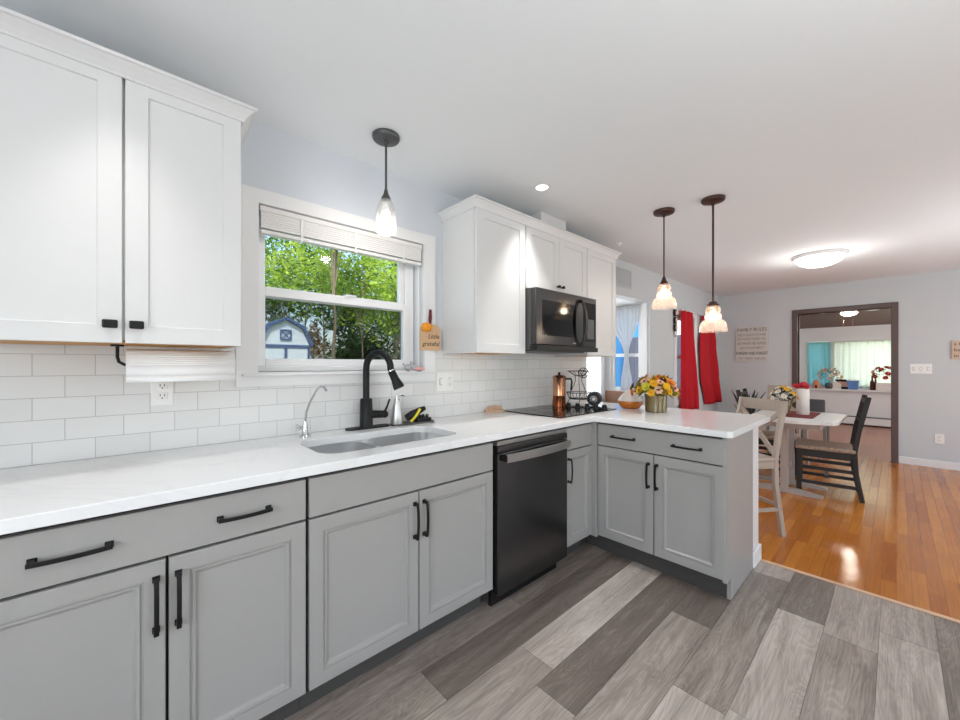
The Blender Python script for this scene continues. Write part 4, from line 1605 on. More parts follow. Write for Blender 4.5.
MB().box(XF - .02, -.68, 1.315, XF - .001, -.445, 1.535, .002).build('board', M['signt'], r)
for z, t in ((1.495, 'a Life'), (1.425, 'be nice'), (1.355, 'in love')):
    text_mesh('lettering', t, M['ink'], .052, FX(-.46, z), r, align='LEFT')


# ================================================================== COUNTER DECOR
# copper moka pitcher
r = thing('copper_pot', (2.555, 1.845, CT + .007), 'tall copper coffee pot with a black lid knob at the back of the cooktop', 'pot')
px, py = 2.555, 1.845
MB().lathe([(.056, .0075), (.056, .012), (.050, .085), (.052, .09)], (px, py, CT), 28).build('lower_body', M['copperd'], r, smooth=40)
MB().lathe([(.052, .0905), (.050, .10), (.052, .235), (.055, .24), (.046, .252), (.012, .26)], (px, py, CT), 28).build('upper_body', M['copper'], r, smooth=40)
MB().lathe([(.008, .258), (.012, .275), (.006, .28)], (px, py, CT), 12).build('lid_knob', M['blackplas'], r, smooth=40)
MB().tube([(px + .045, py - .03, CT + .225), (px + .085, py - .055, CT + .225), (px + .092, py - .06, CT + .20), (px + .085, py - .055, CT + .13)], .008, 8).build('handle', M['blackplas'], r, smooth=50)

# wire stand
r = thing('wire_basket_stand', (2.86, 1.86, CT), 'black wire two-tier basket stand behind the cooktop knobs', 'basket')
cx, cy = 2.86, 1.86


def loop(m, c, rx, ry, z, rad=.0028, n=28):
    m.tube([(c[0] + rx * math.cos(2 * PI * k / n), c[1] + ry * math.sin(2 * PI * k / n), z) for k in range(n + 1)], rad, 6, cap=False)


m = MB()
loop(m, (cx, cy), .105, .105, CT + .10)
loop(m, (cx, cy), .08, .08, CT + .045)
for k in range(18):
    a = 2 * PI * k / 18
    m.tube([(cx + .105 * math.cos(a), cy + .105 * math.sin(a), CT + .10), (cx + .08 * math.cos(a + .2), cy + .08 * math.sin(a + .2), CT + .045), (cx, cy, CT + .043)], .0016, 5)
m.build('lower_basket', M['black'], r)
m = MB()
loop(m, (cx, cy), .095, .095, CT + .285)
loop(m, (cx, cy), .035, .035, CT + .245)
for k in range(12):
    a = 2 * PI * k / 12
    m.tube([(cx + .095 * math.cos(a), cy + .095 * math.sin(a), CT + .285), (cx + .035 * math.cos(a), cy + .035 * math.sin(a), CT + .245)], .0016, 5)
m.build('upper_basket', M['black'], r)
m = MB()
for k in range(3):
    a = 2 * PI * k / 3 + .5
    m.tube([(cx + .108 * math.cos(a), cy + .108 * math.sin(a), CT + .003), (cx + .082 * math.cos(a), cy + .082 * math.sin(a), CT + .05), (cx + .075 * math.cos(a), cy + .075 * math.sin(a), CT + .10), (cx + .03 * math.cos(a), cy + .03 * math.sin(a), CT + .20), (cx + .034 * math.cos(a), cy + .034 * math.sin(a), CT + .25)], .003, 6)
m.build('frame', M['black'], r)
m = MB()
c = Vector((cx - .02, cy - .06, CT + .27))
U, V = Vector((.738, -.674, 0)), Vector((0, 0, 1))
for rr in (.042, .022):
    m.tube([c + U * rr * math.cos(2 * PI * k / 24) + V * rr * math.sin(2 * PI * k / 24) for k in range(25)], .0034, 6, cap=False)
for k in range(6):
    a = PI * k / 3
    m.tube([c + U * .02 * math.cos(a) + V * .02 * math.sin(a), c + U * .042 * math.cos(a + .4) + V * .042 * math.sin(a + .4)], .0025, 5)
m.build('scroll_ring', M['black'], r)

# black canister lying on its side
r = thing('black_canister', (2.83, 1.655, CT), 'black round canister lying on its side at the right end of the cooktop', 'canister')
c0, c1 = Vector((2.775, 1.665, CT + .058)), Vector((2.885, 1.715, CT + .058))
MB().tube([c0, c0 + (c1 - c0) * .1, c1 - (c1 - c0) * .1, c1], [.05, .057, .057, .052], 28).build('body', M['blackplas'], r, smooth=40)
d0 = (c0 - c1).normalized()
MB().tube([c0 + d0 * .0, c0 + d0 * .004], [.032, .03], 24).build('end_ring', M['bstain'], r, smooth=40)
MB().tube([c0 + d0 * .0045, c0 + d0 * .007], [.012, .011], 16).build('end_badge', M['satin'], r, smooth=40)

# onion shaped vase
r = thing('onion_vase', (2.885, 1.41, CT), 'squat onion-shaped vase, white above and amber below, left of the flowers', 'vase')
MB().lathe([(.058, .0005), (.072, .008), (.088, .03), (.090, .05), (.089, .058)], (2.885, 1.41, CT), 36).build('base', M['amber'], r, smooth=50)
MB().lathe([(.0885, .0585), (.085, .07), (.068, .095), (.044, .118), (.024, .135), (.015, .15), (.017, .158)], (2.885, 1.41, CT), 36).build('upper', M['cer'], r, smooth=50)


def flower_head(m_outer, m_core, parent, c, rad, d=(0, 0, 1), seed=0, petals=9, name='flower'):
    """layered blossom facing d"""
    rnd = random.Random(seed)
    d = Vector(d).normalized()
    a = d.cross(Vector((0, 0, 1)) if abs(d.z) < .9 else Vector((1, 0, 0))).normalized()
    b = d.cross(a)
    c = Vector(c)
    m = MB()
    for lay, (rr, tilt, n) in enumerate(((1, .15, petals), (.75, .5, petals - 2), (.45, .9, 5))):
        for k in range(n):
            an = 2 * PI * k / n + lay * .4 + rnd.random() * .2
            u = a * math.cos(an) + b * math.sin(an)
            s = u.cross(d)
            R = rad * rr * (.9 + .2 * rnd.random())
            w = R * .42
            p = [c, c + u * R * .45 - s * w + d * R * tilt * .5, c + u * R - s * w * .55 + d * R * tilt, c + u * R * 1.08 + d * R * tilt * .9, c + u * R + s * w * .55 + d * R * tilt, c + u * R * .45 + s * w + d * R * tilt * .5]
            vs = [m.bm.verts.new(q) for q in p]
            mid = m.bm.verts.new(c + u * R * .55 + d * R * (tilt * .5 - .06))
            for i in range(6):
                m.bm.faces.new((vs[i], vs[(i + 1) % 6], mid))
    o = m.build(name, m_outer, parent)
    MB().sphere(c + d * rad * .28, rad * .26, (1, 1, 1), 1).build('flower_heart', m_core, o, smooth=60)
    return o


def leaves(name, m, parent, c, spread, n, size, seed, up=.5, zr=(.0, 1.)):
    rnd = random.Random(seed)
    mb = MB()
    c = Vector(c)
    for k in range(n):
        a = rnd.random() * 2 * PI
        el = rnd.uniform(-.3, 1.2)
        d = Vector((math.cos(a) * math.cos(el), math.sin(a) * math.cos(el), math.sin(el)))
        p0 = c + Vector((d.x * spread[0], d.y * spread[1], d.z * spread[2])) * rnd.uniform(.45, 1.0)
        t = (d + Vector((rnd.uniform(-.6, .6), rnd.uniform(-.6, .6), rnd.uniform(-.4, .5)))).normalized()
        s = t.cross(Vector((rnd.random(), rnd.random(), rnd.random()))).normalized()
        L = size * rnd.uniform(.6, 1.2)
        nn = s.cross(t)
        v = [mb.bm.verts.new(q) for q in (p0, p0 + t * L * .4 + s * L * .2 + nn * L * .06, p0 + t * L, p0 + t * L * .4 - s * L * .2 + nn * L * .06)]
        mid = mb.bm.verts.new(p0 + t * L * .45)
        for i in range(4):
            mb.bm.faces.new((v[i], v[(i + 1) % 4], mid))
    return mb.build(name, m, parent)


# flower vase on the peninsula
vx, vy = 2.80, 1.175
r = thing('flower_vase', (vx, vy, CT), 'amber glass vase holding the bouquet on the peninsula counter', 'vase')
MB().lathe([(.066, .0005), (.071, .004), (.073, .06), (.074, .122), (.071, .122), (.070, .06), (.067, .012), (.02, .010)], (vx, vy, CT), 36, cap0=True, cap1=True).build('glass', M['vglass'], r, smooth=50)
r = thing('flower_bouquet', (vx, vy, CT + .012), 'yellow, orange and peach bouquet in the amber glass vase', 'flowers')
rb = random.Random(11)
m = MB()
for k in range(26):
    a = rb.random() * 2 * PI
    q = rb.random() ** .5
    m.tube([(vx + .045 * q * math.cos(a + 2), vy + .045 * q * math.sin(a + 2), CT + .014), (vx + .05 * q * math.cos(a), vy + .05 * q * math.sin(a), CT + .12), (vx + .10 * q * math.cos(a), vy + .10 * q * math.sin(a), CT + .18)], .003, 5)
m.build('stems', M['fol'], r)
leaves('foliage', M['fol'], r, (vx, vy, CT + .15), (.135, .135, .085), 210, .055, 3)
fl = []
for k in range(58):
    a = 2 * PI * k * .381966
    el = .0 + 1.45 * (k / 58)
    d = Vector((math.cos(a) * math.cos(el), math.sin(a) * math.cos(el), math.sin(el)))
    p = Vector((vx, vy, CT + .135)) + Vector((d.x * .158, d.y * .158, d.z * .12)) * rb.uniform(.85, 1.07)
    t = [M['yel'], M['ora'], M['yel'], M['pink'], M['yel'], M['choc'], M['pink'], M['yel'], M['ygr']][k % 9]
    flower_head(t, [M['choc'], M['ora'], M['yel']][k % 3], r, p, rb.uniform(.022, .034), d, k)

# ================================================================== DINING
def xback_chair(label, loc, rz, cat='chair'):
    """painted chair with an X back; local frame: faces +x, origin on the floor under the seat centre"""
    r = thing('x_back_chair', loc, label, cat, rz)
    w, dp, sh = .205, .20, .58
    for s in (-1, 1):
        y = s * (w - .015)
        pts = [(-.245, y, 0), (-.215, y, .18), (-.185, y, .38), (-.180, y, .56), (-.215, y, .78), (-.262, y, .985)]
        m = MB()
        for p, q in zip(pts, pts[1:]):
            p, q = Vector(p), Vector(q)
            e = (q - p) * .015
            m.bar(p - e * (p.z > 0), q + e, .034, .030, up=(0, 1, 0), bev=.004)
        m.build('rear_leg', M['beige'], r, local=True)
        m = MB().bar((.20, y, 0), (.185, y, sh - .03), .032, .032, up=(0, 1, 0), bev=.004)
        m.build('front_leg', M['beige'], r, local=True)
        m = MB().bar((.19, y, .20), (-.20, y, .20), .018, .026, bev=.003)
        m.build('side_stretcher', M['beige'], r, local=True)
        m = MB().bar((.187, y, sh - .055), (-.185, y, sh - .055), .02, .05, bev=.003)
        m.build('side_rail', M['beige'], r, local=True)
    MB().box(-.19, -w, sh - .03, .21, w, sh, .012, 3).build('seat', M['beige'], r, local=True)
    m = MB()
    n = 10
    for i in range(n):
        f = lambda t: Vector((-.255 - .02 * (1 - t * t), t * (w + .002), .945))
        t0, t1 = -1 + 2 * i / n, -1 + 2 * (i + 1) / n
        m.bar(f(t0) - (f(t1) - f(t0)) * .03, f(t1) + (f(t1) - f(t0)) * .03, .022, .085, bev=.003)
    m.build('top_rail', M['beige'], r, local=True)
    for s in (-1, 1):
        m = MB().bar((-.183, -s * (w - .02), sh + .02), (-.245, s * (w - .02), .91), .034, .018, up=(1, 0, 0), bev=.003)
        m.build('back_cross_bar', M['beige'], r, local=True)
    MB().bar((-.205, -w + .02, .23), (-.205, w - .02, .23), .018, .026, bev=.003).build('back_stretcher', M['beige'], r, local=True)
    MB().bar((.197, -w + .02, .15), (.197, w - .02, .15), .018, .030, bev=.003).build('front_stretcher', M['beige'], r, local=True)
    return r


def dark_chair(label, loc, rz, seat_mat):
    """black-brown chair with a high raked back; faces +x, origin on the floor under the seat centre"""
    r = thing('dark_dining_chair', loc, label, 'chair', rz)
    w, sh = .205, .45
    for s in (-1, 1):
        y = s * (w - .018)
        m = MB()
        pts = [(-.245, y, 0), (-.205, y, .25), (-.195, y, .44), (-.222, y, .64), (-.285, y, .955)]
        for p, q in zip(pts, pts[1:]):
            p, q = Vector(p), Vector(q)
            e = (q - p) * .015
            m.bar(p - e * (p.z > 0), q + e, .036, .034, up=(0, 1, 0), bev=.003)
        m.build('rear_leg', M['dark'], r, local=True)
        MB().box(.175, y - .02, 0, .215, y + .02, sh - .02, .003).build('front_leg', M['dark'], r, local=True)
        MB().box(-.195, y - .012, sh - .085, .18, y + .012, sh - .018, .002).build('side_rail', M['dark'], r, local=True)
        for z in (.26, .12):
            MB().box(-.215, y - .010, z - .016, .18, y + .010, z + .016, .003).build('side_stretcher', M['dark'], r, local=True)
    MB().box(.185, -w + .02, sh - .085, .205, w - .02, sh - .018, .002).build('front_rail', M['dark'], r, local=True)
    MB().box(-.02, -w + .02, .175, .01, w - .02, .20, .003).build('cross_stretcher', M['dark'], r, local=True)
    for z, x in ((.90, -.272), (.72, -.238)):
        MB().bar((x, -w + .03, z), (x, w - .03, z), .02, .06, bev=.003).build('back_rail', M['dark'], r, local=True)
    for y in (-.07, 0, .07):
        MB().bar((-.20, y, .48), (-.268, y, .90), .03, .012, up=(0, 1, 0), bev=.002).build('back_slat', M['dark'], r, local=True)
    m = MB()
    m.box(-.205, -w - .006, sh - .018, .225, w + .006, sh + .022, .016, 3)
    m.build('seat_cushion', seat_mat, r, local=True)
    return r


# chair at the peninsula: rear leg near (3.5,.55), rail to (3.75,.88); faces the counter
fa = math.atan2(.57, -.82)
fdir = Vector((math.cos(fa), math.sin(fa), 0))
ctr = Vector((3.615, .715, 0)) + fdir * .245
xback_chair('greige X-back chair pulled up to the end of the peninsula counter', (ctr.x, ctr.y, 0), fa)
dark_chair('black-brown dining chair in the foreground of the dining table, its raked back to the right', (5.045, .47, 0), math.radians(90 + 6), M['seatp'])
dark_chair('black-brown dining chair on the wall side of the table, behind the greige chair', (5.35, .955, 0), math.radians(-90 + 3), M['seatp'])
# low chair at the far end of the table
r = xback_chair('greige X-back chair at the far end of the dining table, behind the bouquet', (5.80, .93, 0), math.radians(176))
MB().box(-.17, -.18, .581, .19, .18, .612, .012, 3).build('seat_cushion', M['rush'], r, local=True)

# dining table
r = thing('dining_table', (4.93, .74, 0), 'small dining table with a pale top and trestle legs between the chairs', 'table')
MB().prism([(4.43, .60), (4.53, .375), (4.60, .345), (5.36, .335), (5.43, .41), (5.43, .96), (5.36, 1.01), (4.50, 1.01), (4.43, .94)], .716, .742, 'z').build('table_top', M['tabtop'], r)
m = MB()
ring_z = (.64, .7155)
m.box(4.56, .46, .655, 5.30, .48, .7155, .002)
m.box(4.56, .92, .655, 5.30, .94, .7155, .002)
m.box(4.56, .48, .655, 4.58, .92, .7155, .002)
m.box(5.28, .48, .655, 5.30, .92, .7155, .002)
m.build('apron', M['grayw'], r)
for x in (4.755, 5.10):
    MB().box(x - .025, .715, .045, x + .025, .775, .7155, .004).build('leg', M['grayw'], r)
    m = MB().prism([(.46, 0), (1.03, 0), (1.03, .02), (.85, .045), (.64, .045), (.46, .02)], x - .035, x + .035, 'x')
    m.build('foot', M['grayw'], r)
MB().box(4.781, .73, .20, 5.074, .76, .26, .003).build('stretcher', M['grayw'], r)
m = MB().prism(rrect(4.72, .53, 5.34, .80, .03, 3), .7425, .748, 'z')
m = m.build('placemat', M['mat_'])
tag(m, 'dark red mat on the dining table under the white canister', 'placemat')
d = MB().lathe([(.05, 0), (.0525, .004), (.0525, .252), (.050, .256), (.03, .256)], (5.025, .64, .7485), 32).build('white_canister', M['cer'], smooth=40)
tag(d, 'tall white round canister standing on the red mat of the dining table', 'canister')
r = thing('table_vase', (4.92, .745, .7485), 'glass vase with the flowers left of the white canister', 'vase')
MB().lathe([(.035, .0), (.042, .01), (.045, .07), (.032, .12), (.037, .145), (.034, .145), (.030, .12), (.042, .07), (.038, .012)], (4.90, .775, .7485), 24).build('glass', M['vglass'], r, smooth=50)
r = thing('table_bouquet', (4.92, .76, .76), 'white and yellow flowers with a few red ones on the dining table', 'flowers')
leaves('foliage', M['leaf'], r, (4.90, .79, .92), (.07, .08, .10), 60, .05, 9)
m = MB()
for k in range(9):
    a = k * .7
    m.tube([(4.92 + .01 * math.cos(a), .745 + .01 * math.sin(a), .765), (4.92 + .05 * math.cos(a), .745 + .05 * math.sin(a), .93)], .003, 5)
m.build('stems', M['fol'], r)
for k in range(18):
    a = 2 * PI * k * .381966
    el = .05 + 1.3 * (k / 18)
    d = Vector((math.cos(a) * math.cos(el), math.sin(a) * math.cos(el), math.sin(el)))
    p = Vector((4.90, .775, .89)) + Vector((d.x * .09, d.y * .11, d.z * .14))
    flower_head([M['wht'], M['wht'], M['yel'], M['wht'], M['wht']][k % 5], M['yel'], r, p, .026, d, k)
for k, (x, y, z) in enumerate(((5.03, .665, 1.035), (5.05, .635, 1.05), (5.02, .615, 1.03), (5.0, .69, 1.03))):
    flower_head(M['redf'], M['redf'], r, (x, y, z), .034, (-.5, -.3, .7), k + 40)

# snake plant in the corner
r = thing('snake_plant', (6.82, 1.52, 0), 'dark snake plant in a pot in the far corner behind the chair', 'plant')
MB().lathe([(.11, .0), (.125, .02), (.15, .34), (.155, .36), (.14, .36), (.13, .32)], (6.82, 1.52, 0), 28).build('pot', M['cer'], r, smooth=40)
m = MB()
rb = random.Random(21)
for k in range(17):
    a = 2 * PI * k / 17 + rb.random() * .3
    lean = rb.uniform(.05, .24)
    h = rb.uniform(.30, .58)
    p0 = Vector((6.82 + .05 * math.cos(a), 1.52 + .06 * math.sin(a), .33))
    pts = []
    sd = Vector((-math.sin(a), math.cos(a), 0))
    for i in range(7):
        t = i / 6
        c = p0 + Vector((math.cos(a), math.sin(a), 0)) * lean * t * t + Vector((0, 0, h * t))
        w = .03 * (1 - t ** 3) * (.6 + .8 * t)
        pts.append((c - sd * w, c + Vector((math.cos(a), math.sin(a), 0)) * -.006, c + sd * w))
    rows = [[m.bm.verts.new(q) for q in p] for p in pts]
    for u, v in zip(rows, rows[1:]):
        for i in range(2):
            m.bm.faces.new((u[i], u[i + 1], v[i + 1], v[i]))
o = m.build('leaves', M['leaf'], r, smooth=60)
s = o.modifiers.new('thick', 'SOLIDIFY')
s.thickness = .004

# ================================================================== NEXT ROOM
xt = lambda u, z, w: (11.03 + w, u, z)
xt2 = lambda u, z, w: (11.02 + w, u, z)
o = curtain('teal_curtain', M['teal'], xt, [(1.735, .945, 1.325), (.79, .95, 1.32)], 5, .01, seed=6)
tag(o, 'teal curtain on the narrow window of the next room', 'curtain')
o = curtain('cream_curtain', M['cream'], xt2, [(1.735, .30, .90), (.77, .30, .90)], 7, .012, seed=7)
tag(o, 'left half of the pale curtain of the next room, beside the teal one', 'curtain', 'pale curtains')
o = curtain('cream_curtain', M['cream'], xt2, [(1.735, -.75, .295), (.77, -.75, .295)], 11, .012, seed=8)
tag(o, 'right half of the pale curtain of the next room, behind the red flowers', 'curtain', 'pale curtains')
r = thing('baseboard_heater', (10.93, .4, 0), 'long white baseboard heater under the ledge of the next room', 'heater')
MB().box(10.90, -1.9, .03, 10.968, 1.45, .17, .004).build('cover', M['plate'], r)
MB().box(10.895, -1.9, .172, 10.968, 1.45, .19, .002).build('top_slot', M['graym'], r)
MB().box(10.92, -1.9, 0.001, 10.968, 1.45, .029, 0).build('bottom_gap_shade', M['void'], r)  # dark block standing in for the shade under the cover

# ceiling fan
r = thing('ceiling_fan', (8.8, .53, 2.28), 'ceiling fan with a lit globe and two pull chains in the next room', 'ceiling fan')
MB().lathe([(.07, .0), (.07, -.02), (.02, -.04), (.018, -.06), (.09, -.065), (.10, -.10), (.08, -.12)], (8.8, .53, 2.275), 28).build('motor', M['bronze'], r, smooth=40)
for k in range(5):
    a = 2 * PI * k / 5 - .5
    u = Vector((math.cos(a), math.sin(a), 0))
    MB().bar(Vector((8.8, .53, 2.185)) + u * .10, Vector((8.8, .53, 2.175)) + u * .60, .12, .008, up=(0, 0, 1), bev=.003).build('blade', M['plate'], r)
MB().lathe([(.03, .0), (.09, -.015), (.11, -.045), (.09, -.075), (.04, -.09), (.004, -.092)], (8.8, .53, 2.152), 28).build('globe', M['fanlit'], r, smooth=60)
for dy in (.06, -.05):
    MB().tube([(8.68, .53 + dy, 2.14), (8.68, .53 + dy, 1.88)], .005, 6).build('pull_chain', M['copper'], r)
l = light('fan_light', 'POINT', (0, 0, -.30), 10, (1, .88, .74), .06)
l.parent = r

# things on the ledge
LZ = .7355
SX = 10.925


def ly(px, x=SX):
    """position along the ledge of what the photo shows in pixel column px"""
    u = (px - 480) / 380.03
    return x * (.7384 - .6743 * u) / (.6743 + .7384 * u)


r = thing('terracotta_house', (SX, ly(816.5), LZ), 'small terracotta dome ornament at the left end of the ledge', 'ornament')
MB().lathe([(.07, 0), (.072, .04), (.065, .11), (.04, .165), (.008, .19)], (SX, ly(816.5), LZ), 24).build('body', M['terra'], r, smooth=40)
MB().box(SX - .078, ly(816.5) - .018, LZ, SX - .06, ly(816.5) + .018, LZ + .07, .004).build('doorway', M['choc'], r)


def bouquet(label, y, cols, pot, rad, n, pot_h, seed, vlabel, pname):
    v = thing(pname, (SX, y, LZ), vlabel, 'vase')
    if pname == 'planter_box':
        MB().box(SX - .06, y - .13, LZ, SX + .055, y + .13, LZ + pot_h, .006).build('box', pot, v)
    else:
        MB().lathe([(.05, 0), (.06, .02), (.065, pot_h * .6), (.05, pot_h)], (SX, y, LZ), 20).build('pot', pot, v, smooth=40)
    r = thing('ledge_flowers', (SX, y, LZ + pot_h), label, 'flowers')
    leaves('foliage', M['leaf'], r, (SX, y, LZ + pot_h + rad * .7), (.035, rad * 1.1, rad), 110, .04, seed)
    for k in range(n):
        a = 2 * PI * k * .381966
        el = -.1 + 1.4 * (k / n)
        d = Vector((math.cos(a) * math.cos(el) * .22, math.sin(a) * math.cos(el), math.sin(el)))
        flower_head(cols[k % len(cols)], M['yel'], r, Vector((SX, y, LZ + pot_h + rad * .6)) + d * rad, .04, (d.x - .6, d.y, d.z), k + seed)
    return r


bouquet('bushy white and green flowers beside the terracotta dome', ly(829), [M['wht'], M['wht'], M['pink']], M['graym'], .19, 16, .12, 3, 'dark pot with white flowers on the ledge', 'flower_pot')
r = thing('white_house_ornament', (10.93, ly(836), LZ), 'little white house-shaped ornament between flowers and photo frame', 'ornament')
y = ly(836)
MB().prism([(y - .08, LZ), (y + .08, LZ), (y + .08, LZ + .09), (y, LZ + .17), (y - .08, LZ + .09)], 10.905, 10.93, 'x').build('body', M['cer'], r)
r = thing('photo_frame', (10.957, ly(843), LZ), 'black photo frame leaning on the ledge', 'photo frame')
y = ly(843)
m = MB()
for q in ((-.12, 0, -.075, .20), (.075, 0, .12, .20), (-.075, 0, .075, .045), (-.075, .155, .075, .20)):
    m.box(10.95, y + q[0], LZ + q[1], 10.965, y + q[2], LZ + q[3], .002)
m.build('frame', M['black'], r)
MB().box(10.956, y - .09, LZ + .02, 10.964, y + .09, LZ + .17, 0).build('picture', M['pink'], r)
r = thing('blue_pot', (SX, ly(853), LZ), 'patterned blue square pot right of the black photo frame', 'pot')
y = ly(853)
MB().prism([(y - .07, LZ), (y + .07, LZ), (y + .09, LZ + .18), (y - .09, LZ + .18)], SX - .055, SX + .055, 'x').build('body', M['bluep'], r)
MB().box(SX - .06, y - .095, LZ + .1805, SX + .06, y + .095, LZ + .195, .002).build('rim', M['cer'], r)
for i, (px, h) in enumerate(((872.2, .30), (875.6, .24))):
    y = ly(px)
    r = thing('ledge_bottle', (SX, y, LZ), ['taller dark bottle left of the red flowers on the ledge', 'shorter dark bottle right against the white planter on the ledge'][i], 'bottle')
    MB().lathe([(.030, 0), (.032, .01), (.032, h * .5), (.014, h * .68), (.012, h * .95)], (SX, y, LZ), 18).build('body', M['choc'], r, smooth=40)
    MB().lathe([(.015, h * .95), (.015, h)], (SX, y, LZ), 14).build('cap', M['pink'], r)
bouquet('red and pink flowers in the white planter at the right end of the ledge', ly(885.5), [M['redf'], M['redf'], M['pink'], M['redf']], M['cer'], .20, 14, .15, 8, 'long white planter box with the red flowers', 'planter_box')

# low grey chair in the next room
r = thing('grey_armchair', (7.95, .86, 0), 'dark grey low-backed chair in the next room, seen past the white canister', 'armchair')
MB().box(7.72, .70, .36, 8.18, 1.02, .45, .02, 3).build('seat', M['gpad'], r)
MB().box(7.66, .72, .45, 7.73, .95, .72, .02, 3).build('backrest', M['gpad'], r)
for x, y in ((7.75, .73), (7.75, .99), (8.15, .73), (8.15, .99)):
    MB().box(x - .02, y - .02, 0, x + .02, y + .02, .36, .003).build('leg', M['satin'], r)
# hung frames on the side wall of the next room
r = thing('wall_collage', (10.1, 1.49, 1.5), 'black strip of little picture frames on the side wall of the next room', 'picture frames')
MB().box(9.99, 1.488, 1.0, 10.01, 1.498, 1.98, .001).build('strap', M['blackplas'], r)
for z in (1.72, 1.42, 1.12):
    d = MB().box(9.75, 1.475, z - .13, 10.25, 1.4875, z + .13, .003).build('frame', M['blackplas'], r)
    MB().box(9.80, 1.472, z - .09, 10.20, 1.4755, z + .09, 0).build('picture', M['signw'], d)

# ================================================================== GARDEN
GZ = -.6
o = MB().box(-40, 2.8, GZ - .1, 60, 60, GZ, 0).build('ground_garden', M['grass'])
struct(o, 'lawn outside the windows')
# barn shaped shed
r = thing('garden_shed', (4.9, 18, GZ), 'white gambrel-roofed garden shed with blue trim seen through the sink window', 'shed')
sx, hw, ez, kz, pz = 4.93, .99, 2.10, 2.83, 3.17
gam = [(sx - hw, GZ), (sx + hw, GZ), (sx + hw, ez), (sx + hw * .66, kz), (sx, pz), (sx - hw * .66, kz), (sx - hw, ez)]
MB().prism(gam, 18.0, 20.4, 'y').build('walls', M['sid'], r)
ed = [(sx + hw + .05, ez - .06), (sx + hw * .68, kz + .02), (sx, pz + .03), (sx - hw * .68, kz + .02), (sx - hw - .05, ez - .06)]
od = [(x + (x - sx) * .09, z + .10) for x, z in ed]
m = MB()
m.prism(ed + od[::-1], 17.80, 17.88, 'y')
m.build('fascia', M['navy'], r)
m = MB()
m.prism(ed + od[::-1], 17.885, 20.6, 'y')
m.build('roof', M['roofb'], r)
m = MB()
m.box(sx - hw, 17.94, ez - .14, sx + hw, 17.999, ez + .0, 0)
m.box(sx - .05, 17.94, GZ, sx + .05, 17.999, ez - .14, 0)
m.box(sx + hw - .07, 17.93, GZ, sx + hw + .02, 17.999, ez - .14, 0)
m.box(sx - hw - .02, 17.93, GZ, sx - hw + .07, 17.999, ez - .14, 0)
m.build('trim_boards', M['navy'], r)
m = MB()
q = .23
zc = 2.53
m.box(sx - q, 17.93, zc - q, sx - q + .06, 17.999, zc + q, 0)
m.box(sx + q - .06, 17.93, zc - q, sx + q, 17.999, zc + q, 0)
m.box(sx - q + .06, 17.93, zc - q, sx + q - .06, 17.999, zc - q + .06, 0)
m.box(sx - q + .06, 17.93, zc + q - .06, sx + q - .06, 17.999, zc + q, 0)
m.bar((sx - q + .03, 17.96, zc - q + .03), (sx + q - .03, 17.96, zc + q - .03), .04, .05, up=(0, 1, 0), bev=0)
m.bar((sx - q + .03, 17.965, zc + q - .03), (sx + q - .03, 17.965, zc - q + .03), .04, .05, up=(0, 1, 0), bev=0)
m.build('loft_vent', M['navy'], r)
for s in (-1, 1):
    MB().box(sx + s * .50 - .40, 17.97, GZ + .1, sx + s * .50 + .40, 17.999, ez - .2, .005).build('door', M['sid'], r)


def tree(label, x, y, h, crown, n, m, seed, trunk_r=.12, lean=(0, 0), z0=None, leaf=.26, group='trees behind the garden', name='garden_tree'):
    """tree with a branching trunk and a crown of many single leaves in clumps; crown = (rx, ry, rz)"""
    rnd = random.Random(seed)
    r = thing(name, (x, y, GZ), label, 'tree', group=group)
    rx, ry, rz = crown
    c = Vector((x + lean[0], y + lean[1], h - rz))
    mb = MB()
    top = Vector((x + lean[0], y + lean[1], h - rz * .5))
    pts = [Vector((x, y, GZ)) + (top - Vector((x, y, GZ))) * (k / 7) + Vector((rnd.uniform(-.12, .12), rnd.uniform(-.12, .12), 0)) * (k > 0) for k in range(8)]
    mb.tube(pts, [trunk_r * (1 - .8 * k / 7) for k in range(8)], 9)
    clumps = []
    for k in range(13):
        d = Vector((rnd.uniform(-1, 1), rnd.uniform(-1, 1), rnd.uniform(-1, 1)))
        d = d.normalized() * rnd.uniform(.35, .9)
        q = c + Vector((d.x * rx, d.y * ry, d.z * rz))
        clumps.append(q)
        j = rnd.randint(3, 6)
        b0 = pts[j]
        mb.tube([b0, b0 + (q - b0) * .5 + Vector((0, 0, .15)), q], [trunk_r * .35, trunk_r * .2, trunk_r * .08], 6)
    mb.build('trunk', M['bark'], r, smooth=60)
    f = bmesh.new()
    for k in range(n):
        q = rnd.choice(clumps)
        d = Vector((rnd.gauss(0, 1), rnd.gauss(0, 1), rnd.gauss(0, 1))).normalized() * rnd.uniform(.3, 1) ** .5
        p = q + Vector((d.x * rx, d.y * ry, d.z * rz)) * .48
        t = Vector((rnd.uniform(-1, 1), rnd.uniform(-1, 1), rnd.uniform(-.8, .4))).normalized()
        s = t.cross(Vector((rnd.uniform(-.5, .5), rnd.uniform(-.5, .5), 1))).normalized()
        L = leaf * rnd.uniform(.6, 1.3)
        v = [f.verts.new(w) for w in (p, p + t * L * .45 + s * L * .27, p + t * L, p + t * L * .45 - s * L * .27)]
        f.faces.new(v)
    me = bpy.data.meshes.new('foliage')
    f.to_mesh(me)
    f.free()
    me.materials.append(m)
    o = bpy.data.objects.new('foliage', me)
    COL.objects.link(o)
    me.transform(Matrix.Translation((-x, -y, -GZ)))
    o.parent = r
    return r


def gx(px, y):
    """ground position behind the sink window column px at distance y"""
    u = (px - 480) / 380.03
    return y * (.6743 + .7384 * u) / (.7384 - .6743 * u)


